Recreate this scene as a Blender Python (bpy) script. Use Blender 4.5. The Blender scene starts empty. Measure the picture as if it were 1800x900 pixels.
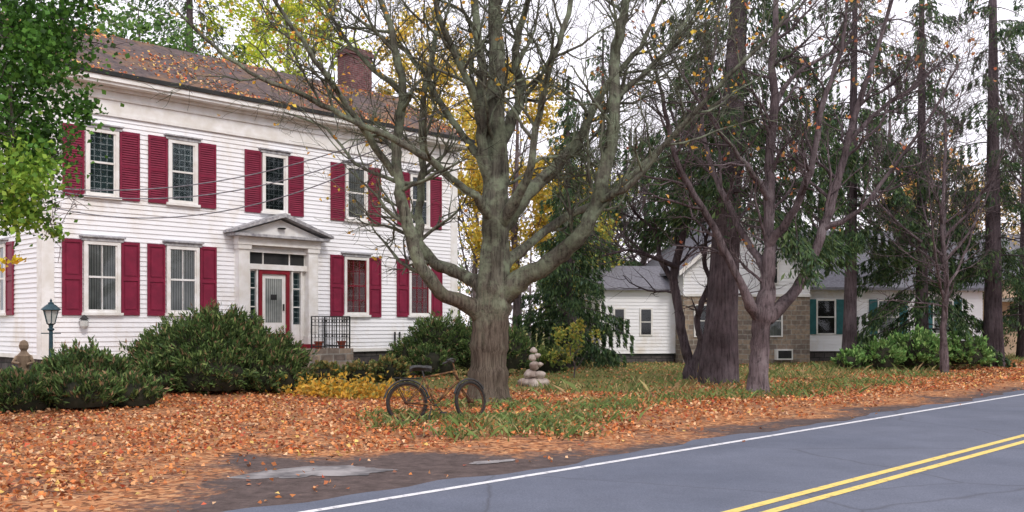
import bpy, math, random
import numpy as np
from mathutils import Vector, Matrix
rng=np.random.default_rng(11); random.seed(11)
scene=bpy.context.scene
COL=scene.collection
U=np.array([0.6965,0.7176]); NV=np.array([0.7176,-0.6965])   # along the road / toward the road
def norm(v):
    v=np.asarray(v,float); return v/(np.linalg.norm(v)+1e-9)
def gh(x,y):
    t=x*NV[0]+y*NV[1]
    m=np.clip((-8.6-t)/3.0,0,1)
    return m*(0.05*np.sin(x*.7+.4)*np.cos(y*.55)+0.04*np.sin(x*.31-y*.42+1)+0.03)

# ---------------------------------------------------------------- materials
def newmat(name,rough=.7,spec=.3):
    m=bpy.data.materials.new(name); m.use_nodes=True
    nt=m.node_tree; b=nt.nodes['Principled BSDF']
    b.inputs['Roughness'].default_value=rough
    b.inputs['Specular IOR Level'].default_value=spec
    return m,nt,b
def N(nt,typ,**kw):
    n=nt.nodes.new(typ)
    for k,v in kw.items(): setattr(n,k,v)
    return n
def c4(c): return (c[0],c[1],c[2],1)
def ramp(nt,fac,stops,interp='LINEAR'):
    r=nt.nodes.new('ShaderNodeValToRGB'); r.color_ramp.interpolation=interp
    el=r.color_ramp.elements
    while len(el)<len(stops): el.new(.5)
    for e,(p,c) in zip(el,stops): e.position=p; e.color=c4(c)
    nt.links.new(fac,r.inputs[0]); return r.outputs[0]
def mixc(nt,f,a,b,mode='MIX'):
    m=nt.nodes.new('ShaderNodeMix'); m.data_type='RGBA'; m.blend_type=mode
    for sock,v in ((m.inputs[0],f),(m.inputs[6],a),(m.inputs[7],b)):
        if hasattr(v,'is_linked') or hasattr(v,'links'): nt.links.new(v,sock)
        elif isinstance(v,(int,float)): sock.default_value=v
        else: sock.default_value=c4(v)
    return m.outputs[2]
def math_(nt,op,a,b=None,c=None,clamp=False):
    m=nt.nodes.new('ShaderNodeMath'); m.operation=op; m.use_clamp=clamp
    for i,v in enumerate((a,b,c)):
        if v is None: continue
        if isinstance(v,(int,float)): m.inputs[i].default_value=v
        else: nt.links.new(v,m.inputs[i])
    return m.outputs[0]
def noise(nt,scale,detail=4,vec=None,rough=.55):
    n=nt.nodes.new('ShaderNodeTexNoise'); n.inputs['Scale'].default_value=scale; n.inputs['Detail'].default_value=detail
    n.inputs['Roughness'].default_value=rough
    if vec is not None: nt.links.new(vec,n.inputs['Vector'])
    return n.outputs['Fac']
def objco(nt,scale=None):
    t=nt.nodes.new('ShaderNodeTexCoord'); o=t.outputs['Object']
    if scale:
        m=nt.nodes.new('ShaderNodeMapping'); m.inputs['Scale'].default_value=scale; nt.links.new(o,m.inputs['Vector']); o=m.outputs['Vector']
    return o
def bump(nt,b,h,strength=.4,dist=.02):
    n=nt.nodes.new('ShaderNodeBump'); n.inputs['Strength'].default_value=strength; n.inputs['Distance'].default_value=dist
    nt.links.new(h,n.inputs['Height']); nt.links.new(n.outputs[0],b.inputs['Normal'])
def noisy(name,c1,c2,scale=5,rough=.7,stretch=None,bmp=0,lo=.35,hi=.65,spec=.3,metal=0):
    m,nt,b=newmat(name,rough,spec)
    f=noise(nt,scale,6,objco(nt,stretch))
    nt.links.new(ramp(nt,f,[(lo,c1),(hi,c2)]),b.inputs['Base Color'])
    b.inputs['Metallic'].default_value=metal
    if bmp: bump(nt,b,f,bmp)
    return m
def leafmat(name,trans=.35,rough=.6):
    m,nt,b=newmat(name,rough,.25)
    a=N(nt,'ShaderNodeAttribute',attribute_name='Col')
    nt.links.new(a.outputs['Color'],b.inputs['Base Color'])
    tr=nt.nodes.new('ShaderNodeBsdfTranslucent'); nt.links.new(a.outputs['Color'],tr.inputs['Color'])
    mx=nt.nodes.new('ShaderNodeMixShader'); mx.inputs[0].default_value=trans
    nt.links.new(b.outputs[0],mx.inputs[1]); nt.links.new(tr.outputs[0],mx.inputs[2])
    nt.links.new(mx.outputs[0],nt.nodes['Material Output'].inputs['Surface'])
    return m
def barkmat(name,c1,c2,c3,green=.5,low=None,gw=.55):
    m,nt,b=newmat(name,.92,.08); co=objco(nt)
    v=objco(nt,(1,1,.10)); f=noise(nt,17,8,v,.75)
    base=ramp(nt,f,[(.36,c1),(.52,c2),(.7,tuple(q*1.35 for q in c2))])
    g=noise(nt,2.6,7,co,.7); gm=ramp(nt,g,[(.54-green*.12,(0,0,0)),(.66-green*.08,(1,1,1))])
    dk=noise(nt,1.1,4,co,.6)
    c=mixc(nt,gm,base,mixc(nt,gw,base,c3))
    c=mixc(nt,1.0,c,ramp(nt,dk,[(.35,(.5,.48,.47)),(.62,(1.1,1.1,1.1))]),'MULTIPLY')
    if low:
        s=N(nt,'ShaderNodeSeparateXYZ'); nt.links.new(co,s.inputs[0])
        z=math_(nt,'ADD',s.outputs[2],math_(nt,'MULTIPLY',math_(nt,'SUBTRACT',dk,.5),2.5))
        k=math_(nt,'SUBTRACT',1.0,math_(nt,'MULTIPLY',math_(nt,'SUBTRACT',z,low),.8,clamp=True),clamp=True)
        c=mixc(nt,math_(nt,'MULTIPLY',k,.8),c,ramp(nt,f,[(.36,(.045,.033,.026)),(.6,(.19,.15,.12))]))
    nt.links.new(c,b.inputs['Base Color'])
    bump(nt,b,f,1.0,.08); return m

M={}
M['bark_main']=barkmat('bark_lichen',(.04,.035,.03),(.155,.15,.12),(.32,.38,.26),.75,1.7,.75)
M['bark_grey']=barkmat('bark_grey',(.05,.04,.042),(.19,.15,.16),(.28,.24,.25),.4)
M['bark_spruce']=barkmat('bark_spruce',(.05,.038,.044),(.14,.11,.12),(.14,.12,.13),.3)
M['leaf']=leafmat('leaf_foliage',.4)
M['needle']=leafmat('needle_foliage',.25,.7)
M['litter']=leafmat('fallen_leaf',.1,.8)
m,nt,b=newmat('white_clapboard',.55)
f=noise(nt,.9,7,objco(nt,(1,1,.6)),.65); f2=noise(nt,9,5,objco(nt,(.25,.25,3)))
c=ramp(nt,f,[(.52,(.86,.87,.90)),(.78,(.70,.64,.55))]); c=mixc(nt,.12,c,ramp(nt,f2,[(.35,(.6,.6,.68)),(.6,(1,1,1))]),'MULTIPLY')
nt.links.new(c,b.inputs['Base Color']); M['siding']=m
M['trim']=noisy('white_trim_paint',(.84,.84,.84),(.70,.68,.64),3,.5)
M['oldtrim']=noisy('weathered_lintel',(.22,.22,.25),(.50,.50,.51),9,.7)
M['shutter']=noisy('maroon_shutter_paint',(.225,.016,.048),(.165,.012,.037),4,.5)
M['reddoor']=noisy('red_door_frame_paint',(.24,.012,.025),(.17,.01,.018),4,.45)
M['teal']=noisy('teal_shutter_paint',(.015,.09,.10),(.03,.14,.15),4,.6)
M['iron']=noisy('black_iron',(.015,.016,.017),(.05,.05,.05),20,.5)
M['lamp_green']=noisy('dark_green_iron',(.012,.035,.05),(.03,.07,.09),15,.45)
M['rust']=noisy('rusty_metal',(.04,.018,.010),(.11,.05,.025),25,.8)
M['biketan']=noisy('worn_rusty_paint',(.06,.028,.015),(.30,.16,.055),11,.75,None,0,.46,.68)
M['rubber']=noisy('old_tyre',(.012,.011,.011),(.035,.03,.028),20,.85)
M['dark']=noisy('dark_interior',(.012,.014,.015),(.03,.03,.03),3,.6)
m,nt,b=newmat('weathered_shingles',.9,.15)
t=objco(nt)
br=N(nt,'ShaderNodeTexBrick'); br.inputs['Scale'].default_value=1; br.inputs['Brick Width'].default_value=.3; br.inputs['Row Height'].default_value=.14
br.inputs['Mortar Size'].default_value=.008; br.inputs['Color1'].default_value=(.125,.092,.09,1); br.inputs['Color2'].default_value=(.065,.055,.06,1); br.inputs['Mortar'].default_value=(.025,.02,.022,1)
nt.links.new(t,br.inputs['Vector'])
f=noise(nt,.9,7,t,.7); f2=noise(nt,5,6,t,.7)
c=mixc(nt,ramp(nt,f2,[(.4,(0,0,0)),(.65,(.8,.8,.8))]),br.outputs['Color'],(.155,.115,.105))
c=mixc(nt,ramp(nt,f,[(.50,(0,0,0)),(.62,(.6,.6,.6))]),c,(.25,.14,.07))
nt.links.new(c,b.inputs['Base Color']); bump(nt,b,f2,.6,.03); M['roof']=m
M['greyroof']=noisy('grey_roof_shingle',(.13,.13,.155),(.22,.22,.25),8,.85,(1,1,4),.3)
def brickmat(name,c1,c2,mo,w,h,ms,nscale=3):
    m,nt,b=newmat(name,.9,.15); co=objco(nt)
    s=N(nt,'ShaderNodeSeparateXYZ'); nt.links.new(co,s.inputs[0]); cb=N(nt,'ShaderNodeCombineXYZ')
    nt.links.new(math_(nt,'ADD',s.outputs[0],s.outputs[1]),cb.inputs[0]); nt.links.new(s.outputs[2],cb.inputs[1])
    br=N(nt,'ShaderNodeTexBrick'); br.inputs['Scale'].default_value=1; br.inputs['Brick Width'].default_value=w; br.inputs['Row Height'].default_value=h; br.inputs['Mortar Size'].default_value=ms
    br.inputs['Color1'].default_value=c4(c1); br.inputs['Color2'].default_value=c4(c2); br.inputs['Mortar'].default_value=c4(mo)
    nz=N(nt,'ShaderNodeTexNoise'); nz.inputs['Scale'].default_value=nscale; nt.links.new(co,nz.inputs['Vector'])
    nt.links.new(mixc(nt,.06 if w>.25 else .01,cb.outputs[0],nz.outputs['Color']),br.inputs['Vector'])
    f=noise(nt,7,5,co); c=mixc(nt,.6,br.outputs['Color'],ramp(nt,f,[(.3,(.35,.35,.35)),(.7,(1.2,1.15,1.1))]),'MULTIPLY')
    nt.links.new(c,b.inputs['Base Color']); bump(nt,b,br.outputs['Fac'],-.5,.02); return m
M['stone']=brickmat('fieldstone_wall',(.42,.33,.25),(.22,.18,.16),(.36,.34,.31),.42,.2,.018,2)
M['foundation']=brickmat('dark_stone_foundation',(.13,.12,.12),(.07,.06,.065),(.05,.05,.05),.45,.22,.02,2)
M['brick']=brickmat('red_brick',(.19,.075,.08),(.13,.06,.065),(.18,.15,.15),.21,.075,.01)
m,nt,b=newmat('window_glass',.06,.6)
gl=N(nt,'ShaderNodeBsdfGlossy'); gl.inputs['Roughness'].default_value=.05; gl.inputs['Color'].default_value=(.9,.95,1,1)
tr=N(nt,'ShaderNodeBsdfTransparent'); mx=N(nt,'ShaderNodeMixShader'); fr=N(nt,'ShaderNodeFresnel'); fr.inputs['IOR'].default_value=1.5
nt.links.new(fr.outputs[0],mx.inputs[0]); nt.links.new(tr.outputs[0],mx.inputs[1]); nt.links.new(gl.outputs[0],mx.inputs[2])
nt.links.new(mx.outputs[0],nt.nodes['Material Output'].inputs['Surface']); M['glass']=m
def lace(name,cd,cl,sc,thr,nz=.9,blot=.9):
    m,nt,b=newmat(name,.9,.1); co=objco(nt)
    s=N(nt,'ShaderNodeSeparateXYZ'); nt.links.new(co,s.inputs[0])
    a=math_(nt,'ABSOLUTE',math_(nt,'SINE',math_(nt,'MULTIPLY',math_(nt,'ADD',s.outputs[0],s.outputs[1]),sc)))
    d=math_(nt,'ABSOLUTE',math_(nt,'SINE',math_(nt,'MULTIPLY',s.outputs[2],sc)))
    p=math_(nt,'MAXIMUM',a,d); p=math_(nt,'POWER',p,6.0); f=noise(nt,30,4,co,.7); f3=noise(nt,1.7,4,co)
    q=math_(nt,'ADD',p,math_(nt,'MULTIPLY',math_(nt,'SUBTRACT',f,.5),nz))
    c=ramp(nt,q,[(thr,cd),(thr+.35,cl)])
    c=mixc(nt,blot,c,ramp(nt,f3,[(.38,(.15,.2,.22)),(.65,(1,1,1))]),'MULTIPLY')
    nt.links.new(c,b.inputs['Base Color']); return m
M['lace_dark']=lace('lace_curtain',(.018,.036,.038),(.24,.28,.29),19,.78,1.3)
M['lace_brown']=lace('patterned_drape',(.15,.028,.016),(.30,.12,.09),9,.95,.6,.3)
m,nt,b=newmat('sheer_curtain',.9,.1)
w=N(nt,'ShaderNodeTexWave'); w.inputs['Scale'].default_value=4.5; w.inputs['Distortion'].default_value=2.5; nt.links.new(objco(nt,(1,1,.1)),w.inputs['Vector'])  # fold shading painted into the curtain colour as vertical bands
f3=noise(nt,1.5,4,objco(nt))
nt.links.new(mixc(nt,.8,ramp(nt,w.outputs['Fac'],[(.1,(.17,.19,.18)),(.8,(.40,.42,.41))]),ramp(nt,f3,[(.35,(.4,.42,.42)),(.65,(1,1,1))]),'MULTIPLY'),b.inputs['Base Color']); M['curtain']=m
# road
m,nt,b=newmat('asphalt',.85,.25); co=objco(nt)
f=noise(nt,.35,6,co,.6); f2=noise(nt,60,3,co)
c=mixc(nt,.5,ramp(nt,f,[(.3,(.105,.12,.16)),(.7,(.145,.16,.205))]),ramp(nt,f2,[(.3,(.5,.5,.55)),(.7,(1.35,1.35,1.35))]),'MULTIPLY')
f4=noise(nt,1.0,5,objco(nt,(1,1,1)),.7)
c=mixc(nt,.5,c,ramp(nt,f4,[(.3,(.72,.72,.72)),(.7,(1.14,1.14,1.14))]),'MULTIPLY')
vo=N(nt,'ShaderNodeTexVoronoi'); vo.feature='DISTANCE_TO_EDGE'; vo.inputs['Scale'].default_value=.33
nz=N(nt,'ShaderNodeTexNoise'); nz.inputs['Scale'].default_value=1.5; nt.links.new(co,nz.inputs['Vector'])
nt.links.new(mixc(nt,.18,co,nz.outputs['Color']),vo.inputs['Vector'])
c=mixc(nt,ramp(nt,vo.outputs['Distance'],[(.0,(.55,.55,.55)),(.006,(0,0,0))]),c,(.06,.06,.07))
nt.links.new(c,b.inputs['Base Color']); bump(nt,b,f2,.25,.01); M['asphalt']=m
def paint(name,c,worn):
    m,nt,b=newmat(name,.7); co=objco(nt); f=noise(nt,9,8,co,.75)
    nt.links.new(ramp(nt,f,[(.36,worn),(.48,c)]),b.inputs['Base Color']); return m
M['wline']=paint('white_road_paint',(.70,.70,.72),(.3,.3,.33)); M['yline']=paint('yellow_road_paint',(.74,.56,.16),(.34,.26,.12))
M['patch']=noisy('old_asphalt_patch',(.10,.095,.10),(.32,.30,.30),2.2,.9,None,.3,.38,.6)
# ground
m,nt,b=newmat('ground_leaves_grass',.95,.05); co=objco(nt)
s=N(nt,'ShaderNodeSeparateXYZ'); nt.links.new(co,s.inputs[0])
T=math_(nt,'ADD',math_(nt,'MULTIPLY',s.outputs[0],float(NV[0])),math_(nt,'MULTIPLY',s.outputs[1],float(NV[1])))
S=math_(nt,'ADD',math_(nt,'MULTIPLY',s.outputs[0],float(U[0])),math_(nt,'MULTIPLY',s.outputs[1],float(U[1])))
nb=noise(nt,.55,6,co,.65); nf=noise(nt,7,5,co,.7)
Tn=math_(nt,'ADD',T,math_(nt,'MULTIPLY',math_(nt,'SUBTRACT',nb,.5),4.5)); Tn=math_(nt,'ADD',Tn,math_(nt,'MULTIPLY',math_(nt,'SUBTRACT',nf,.5),2.0))
vo=N(nt,'ShaderNodeTexVoronoi'); vo.inputs['Scale'].default_value=17; nt.links.new(co,vo.inputs['Vector'])
sv=N(nt,'ShaderNodeSeparateXYZ'); nt.links.new(vo.outputs['Color'],sv.inputs[0])
leafc=ramp(nt,sv.outputs[0],[(0,(.12,.055,.03)),(.3,(.28,.12,.06)),(.55,(.46,.21,.10)),(.8,(.56,.31,.16)),(1,(.40,.14,.05))])
grass=ramp(nt,noise(nt,20,5,co,.7),[(.3,(.06,.09,.025)),(.6,(.15,.19,.06)),(.8,(.26,.24,.09))])
dirt=ramp(nt,noise(nt,5,8,co,.75),[(.3,(.06,.048,.045)),(.6,(.13,.10,.095)),(.8,(.24,.16,.12))])
leafc=mixc(nt,ramp(nt,noise(nt,1.7,6,co,.7),[(.5,(0,0,0)),(.68,(.75,.75,.75))]),leafc,dirt)
mr=N(nt,'ShaderNodeMapRange'); mr.inputs[1].default_value=13; mr.inputs[2].default_value=18.5; mr.inputs[3].default_value=-26; mr.inputs[4].default_value=-14.0
nt.links.new(S,mr.inputs[0])
gmask=math_(nt,'MULTIPLY',math_(nt,'SUBTRACT',mr.outputs[0],Tn),.8,clamp=True)
gmask=math_(nt,'MULTIPLY',gmask,math_(nt,'ADD',.6,math_(nt,'MULTIPLY',ramp(nt,noise(nt,2.2,5,co,.7),[(.4,(0,0,0)),(.6,(1,1,1))]),.4)))
c=mixc(nt,gmask,leafc,grass)
bmp_=math_(nt,'ABSOLUTE',math_(nt,'SUBTRACT',S,6.5))
dr_=math_(nt,'SUBTRACT',-8.8,math_(nt,'MULTIPLY',math_(nt,'SUBTRACT',1.0,math_(nt,'MULTIPLY',bmp_,.36),clamp=True),2.6))
dmask=math_(nt,'MULTIPLY',math_(nt,'SUBTRACT',Tn,dr_),1.3,clamp=True)
c=mixc(nt,dmask,c,dirt)
nt.links.new(c,b.inputs['Base Color']); bump(nt,b,nf,.7,.06); M['ground']=m
M['beige']=noisy('peach_wall',(.5,.36,.25),(.62,.46,.33),2,.7)
M['cobble']=noisy('pale_round_stone',(.20,.14,.12),(.62,.55,.50),2.5,.8,None,.4)
M['wood']=noisy('old_wood',(.14,.10,.07),(.3,.22,.15),6,.8,(1,1,.2),.3)
M['pot']=noisy('terracotta',(.30,.07,.04),(.2,.05,.03),6,.8)
M['greenplastic']=noisy('green_bin_plastic',(.02,.12,.06),(.03,.16,.08),4,.5)
M['wire']=noisy('grey_cable',(.14,.14,.16),(.24,.24,.27),9,.6)
M['lampglass']=noisy('frosted_lamp_glass',(.45,.47,.46),(.6,.62,.6),5,.25)
M['core']=noisy('painted_inner_shade',(.012,.014,.008),(.03,.028,.018),6,1)  # near-black shell colour, the shade inside the bushes painted in

# ---------------------------------------------------------------- mesh helpers
class Acc:
    def __init__(s): s.V=[]; s.F=[]; s.n=0
    def add(s,V,F):
        s.V.extend([tuple(map(float,v)) for v in V]); s.F.extend([tuple(int(i)+s.n for i in f) for f in F]); s.n+=len(V)
    def tube(s,pts,rad,k=6,cap=False,lobe=None):
        pts=np.asarray(pts,float); rad=np.asarray(rad,float); n=len(pts)
        t=np.gradient(pts,axis=0); t/= (np.linalg.norm(t,axis=1)[:,None]+1e-9)
        md=pts[-1]-pts[0]; ref=np.eye(3)[int(np.argmin(np.abs(md)))]
        a=np.cross(t,ref); a/=(np.linalg.norm(a,axis=1)[:,None]+1e-9); b=np.cross(t,a)
        an=np.arange(k)*2*math.pi/k
        R=np.repeat(rad[:,None],k,axis=1)
        if lobe is not None:
            R=R*(1+lobe[:,None]*(np.sin(5*an[None,:]+1.0+.15*np.arange(n)[:,None])+.6*np.sin(3*an[None,:]+2)))
        V=pts[:,None,:]+R[:,:,None]*(np.cos(an)[None,:,None]*a[:,None,:]+np.sin(an)[None,:,None]*b[:,None,:])
        V=V.reshape(-1,3); F=[]
        for i in range(n-1):
            for j in range(k):
                F.append((i*k+j,i*k+(j+1)%k,(i+1)*k+(j+1)%k,(i+1)*k+j))
        if cap: F.append(tuple(range(k))[::-1]); F.append(tuple((n-1)*k+j for j in range(k)))
        s.add(V,F)
    def box(s,a0,a1,b0,b1,c0,c1,fn=None):
        V=[(x,y,z) for x in (a0,a1) for y in (b0,b1) for z in (c0,c1)]
        if fn: V=[fn(*v) for v in V]
        s.add(V,[(0,1,3,2),(4,6,7,5),(0,4,5,1),(2,3,7,6),(0,2,6,4),(1,5,7,3)])
    def lathe(s,prof,k=16,c=(0,0,0)):
        V=[(c[0]+r*math.cos(2*math.pi*j/k),c[1]+r*math.sin(2*math.pi*j/k),c[2]+z) for r,z in prof for j in range(k)]
        F=[(i*k+j,i*k+(j+1)%k,(i+1)*k+(j+1)%k,(i+1)*k+j) for i in range(len(prof)-1) for j in range(k)]
        F.append(tuple(range(k))[::-1]); F.append(tuple((len(prof)-1)*k+j for j in range(k)))
        s.add(V,F)
    def obj(s,name,mat,parent=None,smooth=False,loc=None):
        me=bpy.data.meshes.new(name); me.from_pydata(s.V,[],s.F); me.update()
        import bmesh
        bm=bmesh.new(); bm.from_mesh(me); bmesh.ops.recalc_face_normals(bm,faces=bm.faces); bm.to_mesh(me); bm.free()
        me.materials.append(mat)
        if smooth: me.polygons.foreach_set('use_smooth',[True]*len(me.polygons))
        o=bpy.data.objects.new(name,me); COL.objects.link(o)
        if parent: o.parent=parent
        if loc: o.location=loc
        return o
def empty(name,loc=(0,0,0),rz=0):
    e=bpy.data.objects.new(name,None); COL.objects.link(e); e.location=loc; e.rotation_euler=(0,0,rz); e.empty_display_size=.3; return e
def quadmesh(name,V,colors,mat,parent=None):
    n=len(V); me=bpy.data.meshes.new(name)
    me.vertices.add(n*4); me.vertices.foreach_set('co',np.ascontiguousarray(V,dtype=np.float32).ravel())
    me.loops.add(n*4); me.loops.foreach_set('vertex_index',np.arange(n*4,dtype=np.int32))
    me.polygons.add(n); me.polygons.foreach_set('loop_start',np.arange(0,n*4,4,dtype=np.int32))
    me.update(calc_edges=True)
    a=me.color_attributes.new('Col','FLOAT_COLOR','CORNER')
    c=np.ones((n,4,4),dtype=np.float32); c[:,:,:3]=np.asarray(colors)[:,None,:]; a.data.foreach_set('color',c.ravel())
    me.materials.append(mat); o=bpy.data.objects.new(name,me); COL.objects.link(o)
    if parent: o.parent=parent
    return o
def unit(n):
    v=rng.normal(size=(n,3)); return v/np.linalg.norm(v,axis=1)[:,None]
def leafquads(C,L,W,axis=None,flat=0):
    C=np.asarray(C); n=len(C)
    a=unit(n) if axis is None else axis/ (np.linalg.norm(axis,axis=1)[:,None]+1e-9)
    if flat: a[:,2]*=(1-flat); a/=np.linalg.norm(a,axis=1)[:,None]
    r=unit(n)
    if flat: r[:,2]*=(1-flat)
    b=np.cross(a,r) if not flat else r-a*np.sum(a*r,axis=1)[:,None]
    b/=(np.linalg.norm(b,axis=1)[:,None]+1e-9)
    L=np.broadcast_to(L,(n,))[:,None]; W=np.broadcast_to(W,(n,))[:,None]
    nn=np.cross(a,b)*W*.25
    return np.stack([C-a*L/2,C+b*W/2+nn,C+a*L/2,C-b*W/2+nn],axis=1)
def pal(n,P,weights=None,jit=.25):
    P=np.array(P); idx=rng.choice(len(P),n,p=weights); c=P[idx]*(1+rng.uniform(-jit,jit,(n,1))); return np.clip(c,0,1)
def smooth(pts,sub=4):
    P=np.asarray(pts,float); out=[]
    Q=np.vstack([2*P[0]-P[1],P,2*P[-1]-P[-2]])
    for i in range(1,len(Q)-2):
        for k in range(sub):
            t=k/sub; p0,p1,p2,p3=Q[i-1],Q[i],Q[i+1],Q[i+2]
            out.append(.5*((2*p1)+(-p0+p2)*t+(2*p0-5*p1+4*p2-p3)*t*t+(-p0+3*p1-3*p2+p3)*t**3))
    out.append(P[-1]); return np.array(out)
def grow(acc,p,d,L,r,lev,maxlev,nch,tips,up=.05,wan=.2):
    n=6 if lev<2 else 4
    p=np.array(p,float); d=norm(d); pts=[p]; W=rng.normal(0,wan,(n,3))
    for i in range(n):
        d=d+W[i]; d[2]+=up; d=d/math.sqrt(d.dot(d)); p=p+d*(L/n); pts.append(p)
    rad=np.linspace(r,max(r*.3,.0035),n+1)
    acc.tube(pts,rad,6 if r>.035 else (4 if r>.015 else 3)); tips.append(p)
    if lev<maxlev:
        m=nch[lev]
        for j in range(m):
            t=.15+.85*(j+random.random())/m; i=min(int(t*n),n-1); q=pts[i]+(pts[i+1]-pts[i])*(t*n-i if t<1 else .9)
            td=norm(pts[i+1]-pts[i]); ax=norm(np.cross(td,rng.normal(size=3)))
            dd=td*random.uniform(.5,.95)+ax*random.uniform(.5,.9)
            grow(acc,q,dd,L*random.uniform(.4,.65),max(rad[i]*.6,.005),lev+1,maxlev,nch,tips,up,wan)
def limb(acc,pts,wid,nch,tips,L=1.9,children=9,maxlev=2,sub=4,k=10,start=.25,up=.06,lobes=0,wmul=1.0):
    P=np.column_stack([np.array(pts,float),np.array(wid,float)*wmul]); S_=smooth(P,sub)
    pp=S_[:,:3]; rr=np.maximum(S_[:,3]/2,.006); n=len(pp)
    if n>4:
        j_=rng.normal(0,1,pp.shape)*np.minimum(rr,.06)[:,None]*.30; j_[0]=0
        pp=pp+np.cumsum(rng.normal(0,.012,pp.shape),axis=0)*np.linspace(0,1,n)[:,None]+j_*(0 if lobes else 1)
        rr=rr*(1+rng.normal(0,.05,n))
    acc.tube(pp,rr,k,lobe=(lobes*np.linspace(1.0,.25,n)**1.5 if lobes else None))
    for j in range(children):
        t=start+(1-start)*(j+random.random())/children; i=min(int(t*(n-1)),n-2)
        td=norm(pp[i+1]-pp[i]); ax=norm(np.cross(td,rng.normal(size=3))); dd=td*random.uniform(.5,.9)+ax*random.uniform(.5,.95)
        grow(acc,pp[i],dd,L*random.uniform(.6,1.25),max(min(rr[i]*.5,.045),.012),0,maxlev,nch,tips,up)
    return pp

# ---------------------------------------------------------------- ground and road
xs=np.concatenate([[-500,-250,-120,-70,-45],np.arange(-32,48,.8),[60,90,140,260,500]]); ys=np.concatenate([[-120,-60,-30,-10],np.arange(0,62,.8),[75,100,160,300,700]])
X,Y=np.meshgrid(xs,ys); Z=gh(X,Y); nx=len(xs)
acc=Acc(); F=[(j*nx+i,j*nx+i+1,(j+1)*nx+i+1,(j+1)*nx+i) for j in range(len(ys)-1) for i in range(nx-1)]
acc.add(np.column_stack([X.ravel(),Y.ravel(),Z.ravel()]),F); acc.obj('ground',M['ground'],smooth=True)
def st(s,t,z=0): return (U[0]*s+NV[0]*t,U[1]*s+NV[1]*t,z)
def strip(name,mat,tf,z,s0=-60,s1=220,step=.5,parent=None):
    a=Acc(); ss=list(np.arange(s0,40,step))+list(np.arange(40,s1,10)); V=[];F=[]
    for i,s in enumerate(ss):
        t0,t1=tf(s); V+= [st(s,t0,z),st(s,t1,z)]
        if i: F.append((2*i-2,2*i-1,2*i+1,2*i))
    a.add(V,F); return a.obj(name,mat,parent)
def wob(s): return .10*math.sin(s*.9)+.07*math.sin(s*2.3+1)+.05*math.sin(s*5.1)
strip('road',M['asphalt'],lambda s:(-7.80+wob(s),-1.1-wob(s*.8)),.004,step=.25)
mk=empty('road_marking')
strip('white_edge_line',M['wline'],lambda s:(-7.46,-7.36),.008,parent=mk)
strip('yellow_line_1',M['yline'],lambda s:(-4.72,-4.61),.008,parent=mk)
strip('yellow_line_2',M['yline'],lambda s:(-4.47,-4.36),.008,parent=mk)
strip('white_edge_line_far',M['wline'],lambda s:(-1.66,-1.54),.008,parent=mk)
def patch(name,cx,cy,rx,ry,z,rot=0,seed=0):
    a=Acc(); r=random.Random(seed); V=[(cx,cy,z)]; n=70; ph=[r.uniform(0,6) for _ in range(6)]
    for i in range(n):
        an=2*math.pi*i/n; k=1+.18*math.sin(2*an+ph[0])+.13*math.sin(3*an+ph[1])+.09*math.sin(7*an+ph[2])+.06*math.sin(11*an+ph[3])+.05*math.sin(19*an+ph[4])+.03*math.sin(29*an+ph[5])
        x=rx*k*math.cos(an); y=ry*k*math.sin(an); V.append((cx+x*math.cos(rot)-y*math.sin(rot),cy+x*math.sin(rot)+y*math.cos(rot),z))
    a.add(V,[(0,i+1,(i+1)%n+1) for i in range(n)]); return a.obj(name,M['patch'])
patch('asphalt_patch',-2.3,11.1,.72,.5,.009,.25,3)
patch('asphalt_patch',-3.9,10.7,.7,.4,.009,.5,5)
patch('asphalt_patch',-.25,11.9,.3,.12,.009,.7,9)

# ---------------------------------------------------------------- leaf litter
def dens(s,t,w,x,y):
    edge=-8.75-np.clip(1-np.abs(s-6.5)*.36,0,1)*2.3
    a=np.clip((edge+.6*w-t)/1.2,0.035,1); a=np.where(t>-7.9,.0,a)
    back=-13.9-np.clip((18.5-s)/5.5,0,1)*12
    b_=np.clip((t-back+.9*w)/1.6+.5,.09,1)
    pt=np.sin(x*2.1+1.3*np.sin(y*1.7))+np.sin(y*2.6+1.1*np.sin(x*2.2)); c_=np.where(pt<-.7,.35,1.0)
    return a*b_*c_
n=260000; x=rng.uniform(-14,32,n); y=8.5+(46-8.5)*rng.uniform(0,1,n)**1.25; s=x*U[0]+y*U[1]; t=x*NV[0]+y*NV[1]
w=.5*(np.sin(x*1.1+2*np.sin(y*.8))+np.sin(y*1.3+1.7*np.sin(x*.9)))
k=(rng.uniform(size=n)<dens(s,t,w,x,y))&(np.abs(x)<.56*y+1); x=x[k];y=y[k]
x2=rng.uniform(-8,20,400); y2=rng.uniform(8,26,400); t2=x2*NV[0]+y2*NV[1]; k=(t2>-7.95)&(t2<-7.0)&(rng.uniform(size=400)<.4)
x=np.concatenate([x,x2[k]]); y=np.concatenate([y,y2[k]])
C=np.column_stack([x,y,gh(x,y)+rng.uniform(.010,.045,len(x))+np.where((y>14)&(y<21)&(x>-3),rng.uniform(0,.07,len(x)),0)])
L=rng.uniform(.045,.085,len(x))*(1+.02*np.clip(y-12,0,20))
LP=[(.60,.29,.13),(.53,.19,.07),(.36,.12,.05),(.66,.42,.24),(.19,.08,.05),(.68,.25,.08),(.46,.10,.05),(.66,.46,.14)]
V=leafquads(C,L,L*rng.uniform(.6,.95,len(x)),flat=.5); V[:,:,2]=np.maximum(V[:,:,2],gh(V[:,:,0],V[:,:,1])+.012)
quadmesh('fallen_leaves',V,pal(len(x),LP,[.22,.18,.15,.15,.10,.10,.06,.04],.35),M['litter'])

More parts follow.
